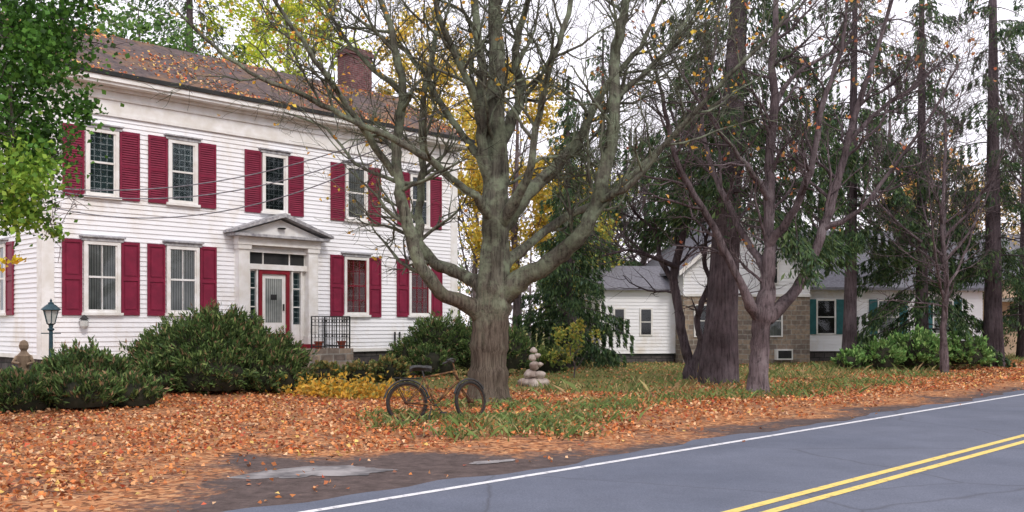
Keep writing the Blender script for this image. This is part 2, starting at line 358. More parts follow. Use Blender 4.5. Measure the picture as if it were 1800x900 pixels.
# ---------------------------------------------------------------- grass / weeds
def grassy(name,x,y,h,w,P,lean=.5,parent=None):
    n=len(x); z=gh(x,y); h=np.broadcast_to(h,(n,)); a=rng.uniform(0,2*math.pi,n); dx=np.cos(a)*w;dy=np.sin(a)*w
    lx=rng.normal(0,lean,n)*h; ly=rng.normal(0,lean,n)*h
    B0=np.column_stack([x-dx,y-dy,z]);B1=np.column_stack([x+dx,y+dy,z])
    m1=np.column_stack([x+lx*.35+dx*.7,y+ly*.35+dy*.7,z+h*.6]); tp=np.column_stack([x+lx,y+ly,z+h])
    return quadmesh(name,np.stack([B0,B1,m1,tp],axis=1),pal(n,P,None,.3),M['litter'],parent)
GP=[(.14,.20,.06),(.18,.24,.08),(.10,.15,.05),(.34,.30,.13),(.42,.29,.15)]
n=90000; x=rng.uniform(-3,45,n); y=rng.uniform(16,50,n); s=x*U[0]+y*U[1]; t=x*NV[0]+y*NV[1]
w=.5*(np.sin(x*.9+2*np.sin(y*.6))+np.sin(y*1.1+1.7*np.sin(x*.7))); w2=np.sin(x*2.3+1.5*np.sin(y*1.9))+np.sin(y*2.9+x)
k=(t<-13.2+.8*w-np.clip((19-s)/5,0,1)*4.5)&(t>-34)&(s>14)&(w2+rng.normal(0,.6,n)>-.5)&(x<.56*y+1); x=x[k];y=y[k];t=t[k]
hh=rng.uniform(.04,.12,len(x))+np.where((t>-17),rng.exponential(.05,len(x)),0)
grassy('grass',x,y,hh,.012,GP,.6)
X_=[];Y_=[]
for cx,cy,n,r in [(-.6,15.9,200,.35),(.3,16.3,240,.4),(1.1,16.6,200,.4),(-1.5,16.4,130,.35),(.2,19.4,200,.4),(-1.0,19.7,160,.35),(1.4,18.6,200,.45),(2.2,19.8,240,.5),(.6,15.4,120,.25),(-2.2,16.6,70,.3),(3.4,21,220,.6),(5.2,22.8,260,.6),(6.6,23.4,220,.6),(8.0,25.5,300,.7),(-1.9,15.2,90,.25),(10,28,300,.8),(13,31.5,300,.9),(.0,14.8,110,.25),(-.8,14.2,80,.25),(.9,14.6,80,.25)]:
    X_.append(rng.normal(cx,r,n)); Y_.append(rng.normal(cy,r,n))
x=np.concatenate(X_);y=np.concatenate(Y_); n=len(x)
grassy('weeds',x,y,rng.uniform(.05,.24,n),.012,[(.12,.18,.05),(.16,.23,.07),(.20,.26,.09),(.32,.27,.12)],.6)
C=np.column_stack([x,y,gh(x,y)+rng.uniform(.03,.18,n)]); quadmesh('weed_leaves',leafquads(C,rng.uniform(.05,.11,n),rng.uniform(.03,.055,n)),pal(n,[(.13,.21,.06),(.18,.27,.08),(.10,.16,.06),(.4,.22,.08)]),M['leaf'])
n=2400; x=rng.normal(-3.9,.65,n); y=rng.normal(22.6,.35,n); C=np.column_stack([x,y,gh(x,y)+np.abs(rng.normal(0,.17,n))+.02])
quadmesh('yellow_ground_plant',leafquads(C,rng.uniform(.07,.17,n),rng.uniform(.04,.08,n)),pal(n,[(.72,.42,.05),(.62,.34,.06),(.35,.32,.08),(.74,.52,.1)]),M['leaf'])

# ---------------------------------------------------------------- white house
HR=math.atan2(U[1],U[0]); WH=empty('white_house',(-11.65,24.0,0),HR)
LEN=13.9; DEP=7.4; ZB=.88; ZF=7.12; ZE=8.05; RZ=10.35
A={k:Acc() for k in ['siding','trim','oldtrim','shutter','curtain','lace_dark','lace_brown','glass','foundation','roof','brick','reddoor','dark','iron','pot','wood','stone','lampglass']}
front=lambda a,z,o:(a,-o,z)
left=lambda a,z,o:(-o,a,z)
right=lambda a,z,o:(LEN+o,a,z)
back=lambda a,z,o:(a,DEP+o,z)
def sid(acc,fn,a0,a1,z0,z1,step=.125,clip=None):
    z=z0
    while z<z1-1e-4:
        zt=min(z+step,z1); l0,r0=(a0,a1) if not clip else clip(z); l1,r1=(a0,a1) if not clip else clip(zt)
        if r0-l0<.02: break
        acc.add([fn(l0,z,.026),fn(r0,z,.026),fn(r1,zt,.002),fn(l1,zt,.002),fn(l0,z,.0),fn(r0,z,.0)],[(0,1,2,3),(4,5,1,0)]); z=zt
sid(A['siding'],front,0,LEN,ZB,ZF); sid(A['siding'],back,0,LEN,ZB,ZE)
mid=DEP/2
def gclip(z):
    if z<=ZE-.2: return (0,DEP)
    k=(z-(ZE-.2))/(RZ-.1-(ZE-.2)); return (mid*k,DEP-mid*k)
sid(A['siding'],left,0,DEP,ZB,RZ-.12,clip=gclip); sid(A['siding'],right,0,DEP,ZB,RZ-.12,clip=gclip)
fb=lambda acc,fn,a0,a1,z0,z1,o0,o1: acc.box(a0,a1,z0,z1,o0,o1,fn=fn)
A['dark'].box(.06,LEN-.06,.06,DEP-.06,.1,ZE-.25)
A['foundation'].box(.05,LEN-.05,.05,DEP-.05,-.2,ZB-.03)
fb(A['trim'],front,-.03,LEN+.03,ZB-.05,ZB+.06,.0,.05)
fb(A['trim'],left,-.02,DEP,ZB-.05,ZB+.06,.0,.05)
for a0 in (-.035,LEN-.265):
    fb(A['trim'],front,a0,a0+.30,ZB+.062,ZF,.0,.045)
fb(A['trim'],left,.005,.28,ZB+.062,ZE-.3,.0,.04); fb(A['trim'],left,DEP-.28,DEP,ZB+.062,ZE-.3,.0,.04)
fb(A['trim'],front,-.04,LEN+.04,ZF,ZF+.10,.0,.075)
fb(A['trim'],front,-.038,LEN+.038,ZF+.10,ZF+.42,.0,.048)
fb(A['trim'],front,-.04,LEN+.04,ZF+.42,ZF+.48,.0,.09)
fb(A['trim'],front,-.038,LEN+.038,ZF+.48,ZE-.28,.0,.055)
fb(A['trim'],front,-.14,LEN+.14,ZE-.28,ZE-.20,.0,.16)
fb(A['trim'],front,-.30,LEN+.30,ZE-.20,ZE-.13,-.02,.46)
fb(A['trim'],front,-.36,LEN+.36,ZE-.13,ZE+.0,-.05,.52)
fb(A['trim'],left,-.35,.55,ZE-.199,ZE-.131,.001,.3)
fb(A['dark'],front,-.38,LEN+.38,ZE+.0,ZE+.11,.40,.57)
def roofslab(acc,x0,x1,y0,z0,y1,z1,th=.07):
    acc.add([(x0,y0,z0),(x1,y0,z0),(x1,y1,z1),(x0,y1,z1),(x0,y0,z0-th),(x1,y0,z0-th),(x1,y1,z1-th),(x0,y1,z1-th)],[(0,1,2,3),(4,5,6,7),(0,1,5,4),(1,2,6,5),(2,3,7,6),(3,0,4,7)])
roofslab(A['roof'],-.42,LEN+.42,-.55,ZE+.06,mid,RZ); roofslab(A['roof'],-.42,LEN+.42,DEP+.55,ZE+.06,mid+.001,RZ)
for x0,x1 in ((-.40,-.30),(LEN+.30,LEN+.40)):
    roofslab(A['trim'],x0,x1,-.53,ZE-.02,mid-.01,RZ-.08,.24); roofslab(A['trim'],x0,x1,DEP+.53,ZE-.02,mid+.01,RZ-.08,.24)
def window(fn,ac,z0,z1,kind,cur,w=.86,sw=.42,lintel=True,shut='shutter'):
    h=w/2; T=A['trim']; zm=(z0+z1)/2
    fb(A[cur],fn,ac-h,ac+h,z0,z1,.0,.026)
    A['glass'].add([fn(ac-h+.05,z0+.05,.034),fn(ac+h-.05,z0+.05,.034),fn(ac+h-.05,z1-.05,.034),fn(ac-h+.05,z1-.05,.034)],[(0,1,2,3)])
    for s0,s1 in ((-h,-h+.09),(h-.09,h)): fb(T,fn,ac+s0,ac+s1,z0,z1,.0,.085)
    fb(T,fn,ac-h+.09,ac+h-.09,z1-.09,z1,.0,.08); fb(T,fn,ac-h+.09,ac+h-.09,z0,z0+.08,.0,.065)
    if cur=='lace_brown':
        R_=A['reddoor']
        for s0,s1 in ((-h+.092,-h+.125),(h-.125,h-.092)): fb(R_,fn,ac+s0,ac+s1,z0+.081,z1-.091,.0,.05)
        fb(R_,fn,ac-h+.131,ac+h-.131,zm-.02,zm+.02,.0,.06)
        for q in (-.12,.12): fb(R_,fn,ac+q-.01,ac+q+.01,z0+.081,z1-.091,.0,.044)
        for q in (.25,.75): zz=z0+(z1-z0)*q; fb(R_,fn,ac-h+.131,ac+h-.131,zz-.01,zz+.01,.0,.042)
    else:
        for s0,s1 in ((-h+.092,-h+.125),(h-.125,h-.092)): fb(T,fn,ac+s0,ac+s1,z0+.081,z1-.091,.0,.05)
        fb(T,fn,ac-h+.131,ac+h-.131,zm-.025,zm+.025,.0,.06)
        if kind=='lower' and cur=='curtain': fb(T,fn,ac-.011,ac+.011,z0+.081,z1-.091,.0,.045)
    fb(T,fn,ac-h-.06,ac+h+.06,z0-.07,z0-.002,.0,.12)
    if lintel:
        fb(A['oldtrim'],fn,ac-h-.07,ac+h+.07,z1+.002,z1+.09,.0,.10); fb(A['oldtrim'],fn,ac-h-.11,ac+h+.11,z1+.092,z1+.13,.0,.15)
    if sw:
        SH=A[shut]
        for sgn in (-1,1):
            tl=random.uniform(-.012,.012); c=ac+sgn*(h+.025+sw/2)+tl; l=c-sw/2; r=c+sw/2; b0=z0-.06+tl; t0=z1+.03+tl
            fb(SH,fn,l,r,b0,t0,.028,.040)
            for q0,q1 in ((l,l+.055),(r-.055,r)): fb(SH,fn,q0,q1,b0,t0,.040,.068)
            zmid=b0+(t0-b0)*.47
            rails=[(b0,b0+.11),(zmid,zmid+.09),(t0-.08,t0)]
            for r0,r1 in rails: fb(SH,fn,l+.056,r-.056,r0,r1,.040,.066)
            if kind=='upper':
                for p0,p1 in ((b0+.11,zmid),(zmid+.09,t0-.08)):
                    z=p0+.012
                    while z<p1-.03:
                        SH.add([fn(l+.056,z,.064),fn(r-.056,z,.064),fn(r-.056,z+.05,.041),fn(l+.056,z+.05,.041)],[(0,1,2,3)]); z+=.062
            else:
                for p0,p1 in ((b0+.11,zmid),(zmid+.09,t0-.08)): fb(SH,fn,l+.10,r-.10,p0+.05,p1-.05,.040,.057)
for ac,cu in ((1.46,'lace_dark'),(3.68,'lace_dark'),(6.58,'lace_dark'),(9.56,'curtain'),(12.2,'lace_dark')): window(front,ac,5.02,6.74,'upper',cu,sw=.54 if ac<9 else .52)
for ac,cu in ((1.46,'curtain'),(3.68,'curtain'),(9.56,'lace_brown'),(12.2,'lace_brown')): window(front,ac,2.0,3.84,'lower',cu,w=.95,sw=.50)
window(left,2.9,2.0,3.84,'lower','curtain',w=.95,sw=.5); window(left,5.6,2.0,3.84,'lower','curtain',w=.95,sw=.5)
window(left,2.3,5.02,6.74,'upper','lace_dark'); window(left,5.2,5.02,6.74,'upper','lace_dark')
window(right,2.3,5.02,6.74,'upper','lace_dark'); window(right,5.2,2.0,3.84,'lower','lace_dark')
T=A['trim']; dc=6.62
fb(T,front,dc-1.36,dc+1.36,1.1,4.3,.0,.028)
for sg in (-1,1):
    a=dc+sg*1.17; fb(T,front,a-.17,a+.17,1.12,3.98,.03,.26); fb(T,front,a-.21,a+.21,1.1,1.34,.03,.30); fb(T,front,a-.21,a+.21,3.86,3.985,.03,.30)
    fb(T,front,a-.13,a+.13,1.45,3.75,.26,.275)
fb(T,front,dc-1.40,dc+1.40,3.99,4.22,.03,.32); fb(A['oldtrim'],front,dc-1.62,dc+1.62,4.222,4.30,.03,.50)
def prism(acc,pts,o0,o1,fn=front):
    n=len(pts); V=[fn(a,z,o0) for a,z in pts]+[fn(a,z,o1) for a,z in pts]
    acc.add(V,[tuple(range(n)),tuple(range(n,2*n))]+[(i,(i+1)%n,n+(i+1)%n,n+i) for i in range(n)])
prism(T,[(dc-1.5,4.302),(dc+1.5,4.302),(dc,4.78)],.03,.30)
for sg in (-1,1): prism(A['oldtrim'],[(dc+sg*1.72,4.305),(dc+sg*1.72,4.38),(dc,4.96),(dc,4.84)],.03,.56)
A['dark'].lathe([(.01,-.02),(.10,-.02),(.13,0),(.10,.02),(.01,.02)],14,(dc,-.36,4.52))
fb(A['dark'],front,dc-.98,dc+.98,3.46,3.80,.028,.034); fb(T,front,dc-1.0,dc+1.0,3.30,3.46,.028,.16)
fb(T,front,dc-1.0,dc+1.0,3.80,3.88,.035,.14)
for x in (-.45,.45): fb(T,front,dc+x-.015,dc+x+.015,3.46,3.80,.034,.07)
D=A['reddoor']; dl=dc-.62; dr=dc+.42
fb(D,front,dl,dl+.11,1.15,3.298,.028,.13); fb(D,front,dr-.11,dr,1.15,3.298,.028,.13); fb(D,front,dl+.11,dr-.11,3.18,3.298,.028,.13)
fb(T,front,dl+.112,dr-.112,1.15,3.178,.028,.07)
fb(A['curtain'],front,dl+.24,dr-.24,1.75,3.05,.07,.075)
fb(A['dark'],front,dl+.42,dr-.42,2.42,2.58,.075,.082); fb(D,front,dl+.112,dr-.112,1.15,1.42,.07,.085)
fb(A['dark'],front,dr-.21,dr-.17,2.1,2.3,.07,.11)
for l,r in ((dr+.12,dr+.40),(dl-.28,dl-.08)):
    fb(A['lace_dark'],front,l,r,1.7,3.25,.028,.036); fb(T,front,l-.05,l,1.15,3.298,.028,.12); fb(T,front,r,r+.05,1.15,3.298,.028,.12)
    for zz in (2.2,2.75): fb(T,front,l,r,zz,zz+.03,.036,.06)
ST=A['stone']; fb(ST,front,5.2,8.4,-.1,.98,.05,1.45)
fb(A['reddoor'],front,dc-1.1,dc+1.1,.981,1.1,.05,.5)
for i in range(4): fb(ST,front,5.35,6.9,-.1,.78-.2*i,1.45+.32*i,1.77+.32*i)
for a,o in ((7.3,1.25),(8.15,1.2),(5.4,1.25)): A['pot'].lathe([(.08,.0),(.12,.18),(.14,.18),(.14,.22),(.11,.22)],12,(a,-o,.98))
I=A['iron']
def rail(p,q,z0,h):
    p=np.array(p);q=np.array(q);L=np.linalg.norm(q-p);n=max(2,int(L/.12))
    for zz in (z0+.08,z0+h): I.tube([(p[0],p[1],zz),((p[0]+q[0])/2,(p[1]+q[1])/2,zz),(q[0],q[1],zz)],[.016]*3,5)
    I.tube([(p[0],p[1],z0+h*.72),(q[0],q[1],z0+h*.72)],[.010]*2,5)
    for i in range(n+1):
        c=p+(q-p)*i/n; I.tube([(c[0],c[1],z0),(c[0],c[1],z0+h)],[.010 if i%n else .024]*2,5)
        if i<n:
            m_=p+(q-p)*(i+.5)/n; dd=(q-p)/L
            for zc,rr in ((z0+h*.86,.05),(z0+h*.4,.055)):
                I.tube([(m_[0]+dd[0]*rr*math.cos(a),m_[1]+dd[1]*rr*math.cos(a),zc+rr*math.sin(a)) for a in np.linspace(0,2*math.pi,11)],[.007]*11,4)
rail((8.3,-.1),(8.3,-1.4),.98,.95); rail((8.3,-1.4),(6.95,-1.4),.98,.95); rail((5.25,-.1),(5.25,-1.4),.98,.95)
for a in (12.6,13.1,13.6): fb(A['wood'],front,a,a+.12,-.1,ZB-.055,.06,.16)
fb(A['wood'],front,12.5,13.8,.62,.74,.161,.2)
A['iron'].tube([(11.1,-.08,.3),(11.1,-.08,1.45)],[.03,.03],6); A['iron'].tube([(11.3,-.08,.3),(11.3,-.08,1.45)],[.03,.03],6)
A['iron'].box(.93,1.0,-.12,-.03,1.80,1.84); A['lampglass'].lathe([(.05,-.12),(.10,-.05),(.11,.08),(.07,.12)],10,(.96,-.15,1.70)); A['iron'].lathe([(.13,0),(.06,.07),(.015,.12)],10,(.96,-.15,1.82))
def chim(x,y,z0,z1,w=1.0,d=.75):
    A['brick'].box(x-w/2,x+w/2,y-d/2,y+d/2,z0,z1-.25); A['brick'].box(x-w/2-.06,x+w/2+.06,y-d/2-.06,y+d/2+.06,z1-.25,z1-.1); A['brick'].box(x-w/2-.02,x+w/2+.02,y-d/2-.02,y+d/2+.02,z1-.1,z1)
    A['dark'].box(x-w/4,x+w/4,y-d/4,y+d/4,z1,z1+.02)
chim(12.5,mid+.3,9.4,11.8)
nm=dict(siding='clapboard_walls',trim='white_trim_and_cornice',oldtrim='window_hoods',shutter='shutters',curtain='sheer_curtains',lace_dark='lace_curtains',lace_brown='patterned_curtains',glass='window_glass',foundation='stone_foundation',roof='roof',brick='chimney',reddoor='front_door_frame',dark='gutter_and_interior',iron='stoop_railing',pot='flower_pots',wood='crawlspace_posts',stone='stoop_and_steps',lampglass='wall_lantern')
for k,a in A.items():
    if a.n: a.obj(nm[k],M[k],WH)
n=5000; x=rng.uniform(-.3,LEN+.3,n); k=rng.uniform(0,1,n)**1.3; w=np.sin(x*1.3+3*np.sin(k*4))+rng.normal(0,.6,n); q=w>.3; x=x[q];k=k[q]
y=-.55+k*(mid+.55); z=ZE+.075+k*(RZ-ZE-.06); C=np.column_stack([x,y,z]); V=leafquads(C,.10,.07,flat=.6)
V[:,:,2]+=(V[:,:,1]-C[:,None,1])*((RZ-ZE-.06)/(mid+.55)); quadmesh('roof_leaves',V,pal(len(x),LP,None,.3),M['litter'],WH)

# ---------------------------------------------------------------- stone and clapboard neighbour house
SH2=empty('stone_house',(3.83,42,0),math.radians(9))
B={k:Acc() for k in ['siding','trim','stone','greyroof','dark','teal','curtain','foundation','glass']}
f2=lambda a,z,o:(a,-o,z)
B['foundation'].box(.05,3.35,.05,5,-.2,.42)
sid(B['siding'],f2,0,3.4,.42,3.3,.15); sid(B['siding'],lambda a,z,o:(-o,a,z),0,5,.42,3.3,.15)
B['dark'].box(.05,3.35,.04,4.9,.3,3.2)
roofslab(B['greyroof'],-.25,3.5,-.35,3.25,2.5,4.4); roofslab(B['greyroof'],-.25,3.5,5.3,3.25,2.501,4.4)
fb(B['trim'],f2,-.2,3.42,3.14,3.26,.0,.2); fb(B['trim'],f2,-.02,.14,.42,3.14,.0,.05)
def win2(a,z0,z1,w,sh=None,o=.0):
    fb(B['curtain' if w>.8 else 'dark'],f2,a-w/2,a+w/2,z0,z1,o,o+.03)
    B['glass'].add([f2(a-w/2,z0,o+.036),f2(a+w/2,z0,o+.036),f2(a+w/2,z1,o+.036),f2(a-w/2,z1,o+.036)],[(0,1,2,3)])
    for q0,q1,z_0,z_1 in ((a-w/2-.07,a-w/2,z0-.05,z1+.07),(a+w/2,a+w/2+.07,z0-.05,z1+.07),(a-w/2,a+w/2,z1,z1+.07),(a-w/2,a+w/2,z0-.05,z0),(a-w/2,a+w/2,(z0+z1)/2-.02,(z0+z1)/2+.02)): fb(B['trim'],f2,q0,q1,z_0,z_1,o,o+.06)
    if sh:
        for q in (a-w/2-.07-.42,a+w/2+.07): fb(B[sh],f2,q+.01,q+.41,z0-.05,z1+.07,o+.028,o+.06)
win2(.85,1.25,2.35,.4); win2(2.05,1.25,2.35,.45)
B['dark'].box(3.5,9.1,-.9,6,.1,2.9)
B['stone'].box(3.42,9.2,-1.0,-.9,-.2,2.95); B['stone'].box(3.42,3.5,-.9,6,-.2,2.95); B['stone'].box(9.1,9.2,-.9,6,-.2,2.95)
f3=lambda a,z,o:(a,-1.0-o,z)
ml,mr_,mc=3.42,9.2,6.31; ez,rz=4.2,6.6
def gc(z):
    if z<=ez: return (ml,mr_)
    k=(z-ez)/(rz-ez); return (ml+(mc-ml)*k,mr_-(mr_-mc)*k)
sid(B['siding'],f3,ml,mr_,2.96,rz-.05,.15,gc); fb(B['trim'],f3,ml-.02,mr_+.02,2.9,3.02,.0,.06)
sid(B['siding'],lambda a,z,o:(ml-o,a,z),-1.0,6,2.96,ez,.15)
for sg,x0 in ((-1,ml-.3),(1,mr_+.3)):
    V=[(x0,-1.35,ez-.22),(mc,-1.35,rz+.03),(mc,6.3,rz+.03),(x0,6.3,ez-.22)]; V=V+[(a,b_,c_-.12) for a,b_,c_ in V]
    B['greyroof'].add(V,[(0,1,2,3),(4,5,6,7),(0,1,5,4),(1,2,6,5),(2,3,7,6),(3,0,4,7)])
    V=[(x0,-1.38,ez-.23),(mc,-1.38,rz+.02),(mc,-1.38,rz-.2),(x0,-1.38,ez-.43)]; V=V+[(a,b_+.05,c_-.0) for a,b_,c_ in V]
    B['trim'].add(V,[(0,1,2,3),(4,5,6,7),(0,1,5,4),(1,2,6,5),(2,3,7,6),(3,0,4,7)])
win2(4.3,1.2,2.5,.7,None,1.0); win2(7.4,1.2,2.5,.9,None,1.0); win2(5.4,3.5,4.8,.7,None,1.03); win2(7.3,3.5,4.8,.7,None,1.03)
fb(B['trim'],f3,7.55,8.3,.15,.62,.0,.25); fb(B['dark'],f3,7.62,8.23,.22,.55,.25,.26)
B['foundation'].box(9.25,17.9,-.25,5,-.2,.5); B['dark'].box(9.3,17.8,-.2,5,.3,3.2)
f4=lambda a,z,o:(a,-.3-o,z)
sid(B['siding'],f4,9.22,18,.5,3.35,.15); roofslab(B['greyroof'],9.22,18.4,-.75,3.35,2.4,6.2,.12); roofslab(B['greyroof'],9.22,18.4,5.6,3.35,2.401,6.2,.12)
fb(B['trim'],f4,9.22,18.2,3.2,3.34,.0,.35); fb(B['trim'],f4,9.21,9.4,.5,3.2,.0,.05)
win2(10.3,1.3,2.75,.8,'teal',.3); win2(13.3,1.3,2.75,.9,'teal',.3); win2(16,1.3,2.75,.9,'teal',.3)
n2=dict(siding='clapboard_walls',trim='white_trim',stone='stone_walls',greyroof='roof',dark='interior',teal='teal_shutters',curtain='curtains',foundation='foundation',glass='window_glass')
for k,a in B.items():
    if a.n: a.obj(n2[k],M[k],SH2)
FH=empty('peach_house',(26.0,52,0),math.radians(20)); a=Acc()
a.box(0,9,0,7,0,4.2); a.obj('walls',M['beige'],FH); a=Acc(); roofslab(a,-.4,9.4,-.5,4.2,3.5,7.0,.15); roofslab(a,-.4,9.4,7.5,4.2,3.501,7.0,.15); a.obj('roof',M['greyroof'],FH)
a=Acc(); [a.box(q,q+1.0,-.06,-.01,1.3,2.8) for q in (1,3.6,6.5)]; a.obj('windows',M['dark'],FH)
a=Acc(); [a.box(q,q+.15,-1.6,-1.45,0,2.9) for q in (0,3,6,8.8)]; a.box(-.1,9.1,-1.65,-.0,2.9,3.1); a.obj('porch',M['trim'],FH)

# ---------------------------------------------------------------- trees
K=1700/20.6
BT=empty('bare_maple_tree')
def P(px,py,dy): return ((px-900)/K, 20.6+dy, (570-py)/K+1.7)
acc=Acc(); tips=[]
nch=(6,5,0)
def L_(lst,**kw): return limb(acc,[P(a,b_,c_) for a,b_,c_,w in lst],[w/K for a,b_,c_,w in lst],nch,tips,**kw)
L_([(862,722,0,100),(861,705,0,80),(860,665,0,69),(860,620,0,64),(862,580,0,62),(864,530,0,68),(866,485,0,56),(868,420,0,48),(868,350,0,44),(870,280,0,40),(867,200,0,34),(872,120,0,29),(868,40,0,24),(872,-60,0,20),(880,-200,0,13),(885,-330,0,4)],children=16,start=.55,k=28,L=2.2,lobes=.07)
for lst in [
 [(852,560,0,40),(820,535,-.3,29),(775,515,-.6,24),(745,470,-.8,22),(722,400,-.9,20),(706,330,-1,18),(700,260,-1,16),(712,190,-1,15),(700,110,-1,12),(680,30,-1.1,10),(650,-60,-1.2,8),(620,-180,-1.3,4)],
 [(852,505,0,36),(815,482,.4,24),(770,463,.7,22),(735,430,.9,18),(728,370,1.1,16),(735,300,1.2,14),(733,220,1.2,13),(740,130,1.2,11),(760,40,1.2,9),(770,-80,1.2,5)],
 [(876,525,0,46),(925,488,-.3,34),(975,455,-.5,30),(1015,415,-.7,28),(1045,360,-.8,24),(1060,290,-.9,22),(1072,220,-1,20),(1070,140,-1,18),(1078,60,-1,16),(1090,-30,-1,12),(1110,-160,-1,6)],
 [(870,415,.1,36),(900,370,.3,29),(935,325,.5,25),(985,275,.7,21),(1020,225,.8,18),(1045,165,.9,15),(1080,110,1,12),(1130,50,1.1,9),(1170,-40,1.2,5)],
 [(872,480,.3,28),(925,425,1.2,19),(1010,360,1.8,15),(1100,310,2.2,12),(1180,230,2.5,10),(1260,160,2.7,8),(1330,110,2.8,5)],
 [(868,340,0,30),(850,280,-.3,22),(845,210,-.5,19),(848,130,-.6,17),(840,50,-.6,14),(830,-50,-.6,10),(820,-180,-.6,5)],
 [(870,270,0,26),(900,200,.4,20),(915,140,.6,17),(905,70,.7,14),(925,-10,.8,11),(950,-120,1,5)],
 [(868,395,0,26),(845,360,-.5,16),(800,325,-1,13),(750,290,-1.3,12),(690,262,-1.6,11),(630,240,-1.8,9),(560,205,-2,8),(490,180,-2.2,6),(420,130,-2.3,5),(370,80,-2.4,3)],
 [(868,310,0,24),(820,240,.6,14),(780,180,1,11),(740,110,1.3,9),(700,60,1.5,8),(640,20,1.7,6),(580,-30,1.8,4)],
 [(875,405,-.1,24),(925,320,-.8,15),(940,240,-1.1,12),(960,150,-1.3,10),(990,60,-1.5,9),(1000,-50,-1.7,5)],
 [(704,320,-1,13),(650,240,-1.5,10),(600,170,-2,8),(560,110,-2.3,7),(520,50,-2.6,5),(470,-10,-2.8,4)],
 [(1045,360,-.8,14),(1100,335,-1.3,10),(1160,265,-1.8,8),(1215,205,-2.2,7),(1290,130,-2.6,5),(1350,60,-2.8,4)],
 [(712,180,-1,11),(650,120,-.6,8),(600,60,-.3,6),(560,-30,0,4)],
 [(1070,190,-1,12),(1120,150,-.6,9),(1180,80,-.2,7),(1230,0,0,4)],
 [(868,250,0,18),(830,170,-1,12),(790,90,-1.6,10),(770,10,-2,7),(740,-80,-2.4,4)],
 [(735,310,1.2,11),(680,300,1.6,8),(600,260,2,6),(540,190,2.4,5),(450,150,2.8,3)]]:
    L_(lst,children=12,L=1.8)
acc.obj('trunk_and_branches',M['bark_main'],BT,smooth=True)
tp=np.array(tips); sel=tp[(rng.uniform(size=len(tp))<np.where(tp[:,0]<-2.5,.13,.03))]; sel=sel[sel[:,2]>3]
C=np.repeat(sel,2,axis=0)+rng.normal(0,.06,(len(sel)*2,3)); quadmesh('remaining_leaves',leafquads(C,.10,.08),pal(len(C),[(.75,.42,.06),(.65,.30,.05),(.75,.55,.08)]),M['leaf'],BT)

K2=1700/24.0; BT2=empty('bare_maple_tree'); acc=Acc(); tips=[]
def P2(px,py,dy): return ((px-900)/K2, 24+dy, (570-py)/K2+1.7)
def L2(lst,**kw): return limb(acc,[P2(a,b_,c_) for a,b_,c_,w in lst],[w/K2 for a,b_,c_,w in lst],nch,tips,wmul=.88,**kw)
L2([(1334,702,0,60),(1333,680,0,46),(1334,630,0,40),(1337,580,0,38),(1342,545,0,42),(1350,490,0,28),(1352,430,0,24),(1350,350,0,22),(1355,270,0,20),(1362,180,0,17),(1358,90,0,14),(1365,0,0,11),(1370,-120,0,5)],children=16,start=.4)
for lst in [
 [(1335,560,0,28),(1300,515,-.4,18),(1262,440,-.6,15),(1225,375,-.8,13),(1190,320,-1,11),(1165,250,-1.1,9),(1150,170,-1.2,6),(1120,80,-1.2,4)],
 [(1348,560,0,32),(1395,520,.2,24),(1428,470,.3,21),(1455,400,.4,19),(1480,330,.5,17),(1500,250,.6,14),(1530,160,.7,12),(1560,70,.8,9),(1590,-30,.8,5)],
 [(1350,480,0,20),(1320,420,.5,14),(1290,350,.9,12),(1260,260,1.2,10),(1250,170,1.3,8),(1270,70,1.4,6),(1280,-40,1.4,4)],
 [(1352,430,0,20),(1385,370,-.6,15),(1410,290,-.9,13),(1420,200,-1.1,11),(1450,110,-1.2,8),(1460,10,-1.3,5)],
 [(1455,400,.4,13),(1510,370,0,9),(1560,300,-.3,7),(1610,220,-.6,6),(1650,130,-.9,4)],
 [(1350,350,0,14),(1300,300,-.8,9),(1240,240,-1.3,7),(1180,170,-1.8,5),(1130,100,-2,3)],
 [(1500,250,.6,10),(1570,180,.8,8),(1640,130,1,6),(1720,60,1.2,4)],
 [(1362,190,0,12),(1400,130,.5,9),(1470,80,1,7),(1540,40,1.3,5),(1620,-10,1.5,3)]]:
    L2(lst,children=12,L=1.9)
acc.obj('trunk_and_branches',M['bark_grey'],BT2,smooth=True)
tp=np.array(tips); sel=tp[rng.uniform(size=len(tp))<.045]; C=np.repeat(sel,2,axis=0)+rng.normal(0,.08,(len(sel)*2,3)); quadmesh('remaining_leaves',leafquads(C,.12,.09),pal(len(C),[(.55,.24,.10),(.55,.17,.08),(.7,.42,.12)]),M['leaf'],BT2)

CT=empty('crooked_tree'); acc=Acc(); tips=[]; K3=1700/29.
def P3(px,py,dy): return ((px-900)/K3,29+dy,(570-py)/K3+1.7)
for lst in [[(1213,676,0,34),(1212,640,0,20),(1200,590,0,17),(1190,530,0,16),(1186,470,0,15),(1200,410,0,12),(1190,340,.3,10),(1200,260,.4,7),(1180,160,.5,4)],[(1213,660,0,20),(1228,610,-.2,12),(1222,560,-.4,11),(1240,500,-.6,9),(1230,440,-.8,7),(1250,370,-.8,4)],[(1188,500,0,12),(1165,460,.3,9),(1160,410,.5,7),(1120,370,.6,5),(1090,300,.6,3)],[(1190,470,0,10),(1150,455,-.3,7),(1110,440,-.5,5),(1060,450,-.6,3)]]:
    limb(acc,[P3(a,b_,c_) for a,b_,c_,w in lst],[w/K3 for a,b_,c_,w in lst],(5,3,0),tips,children=9,L=1.6,start=.4)
acc.obj('trunk_and_branches',M['bark_spruce'],CT,smooth=True)

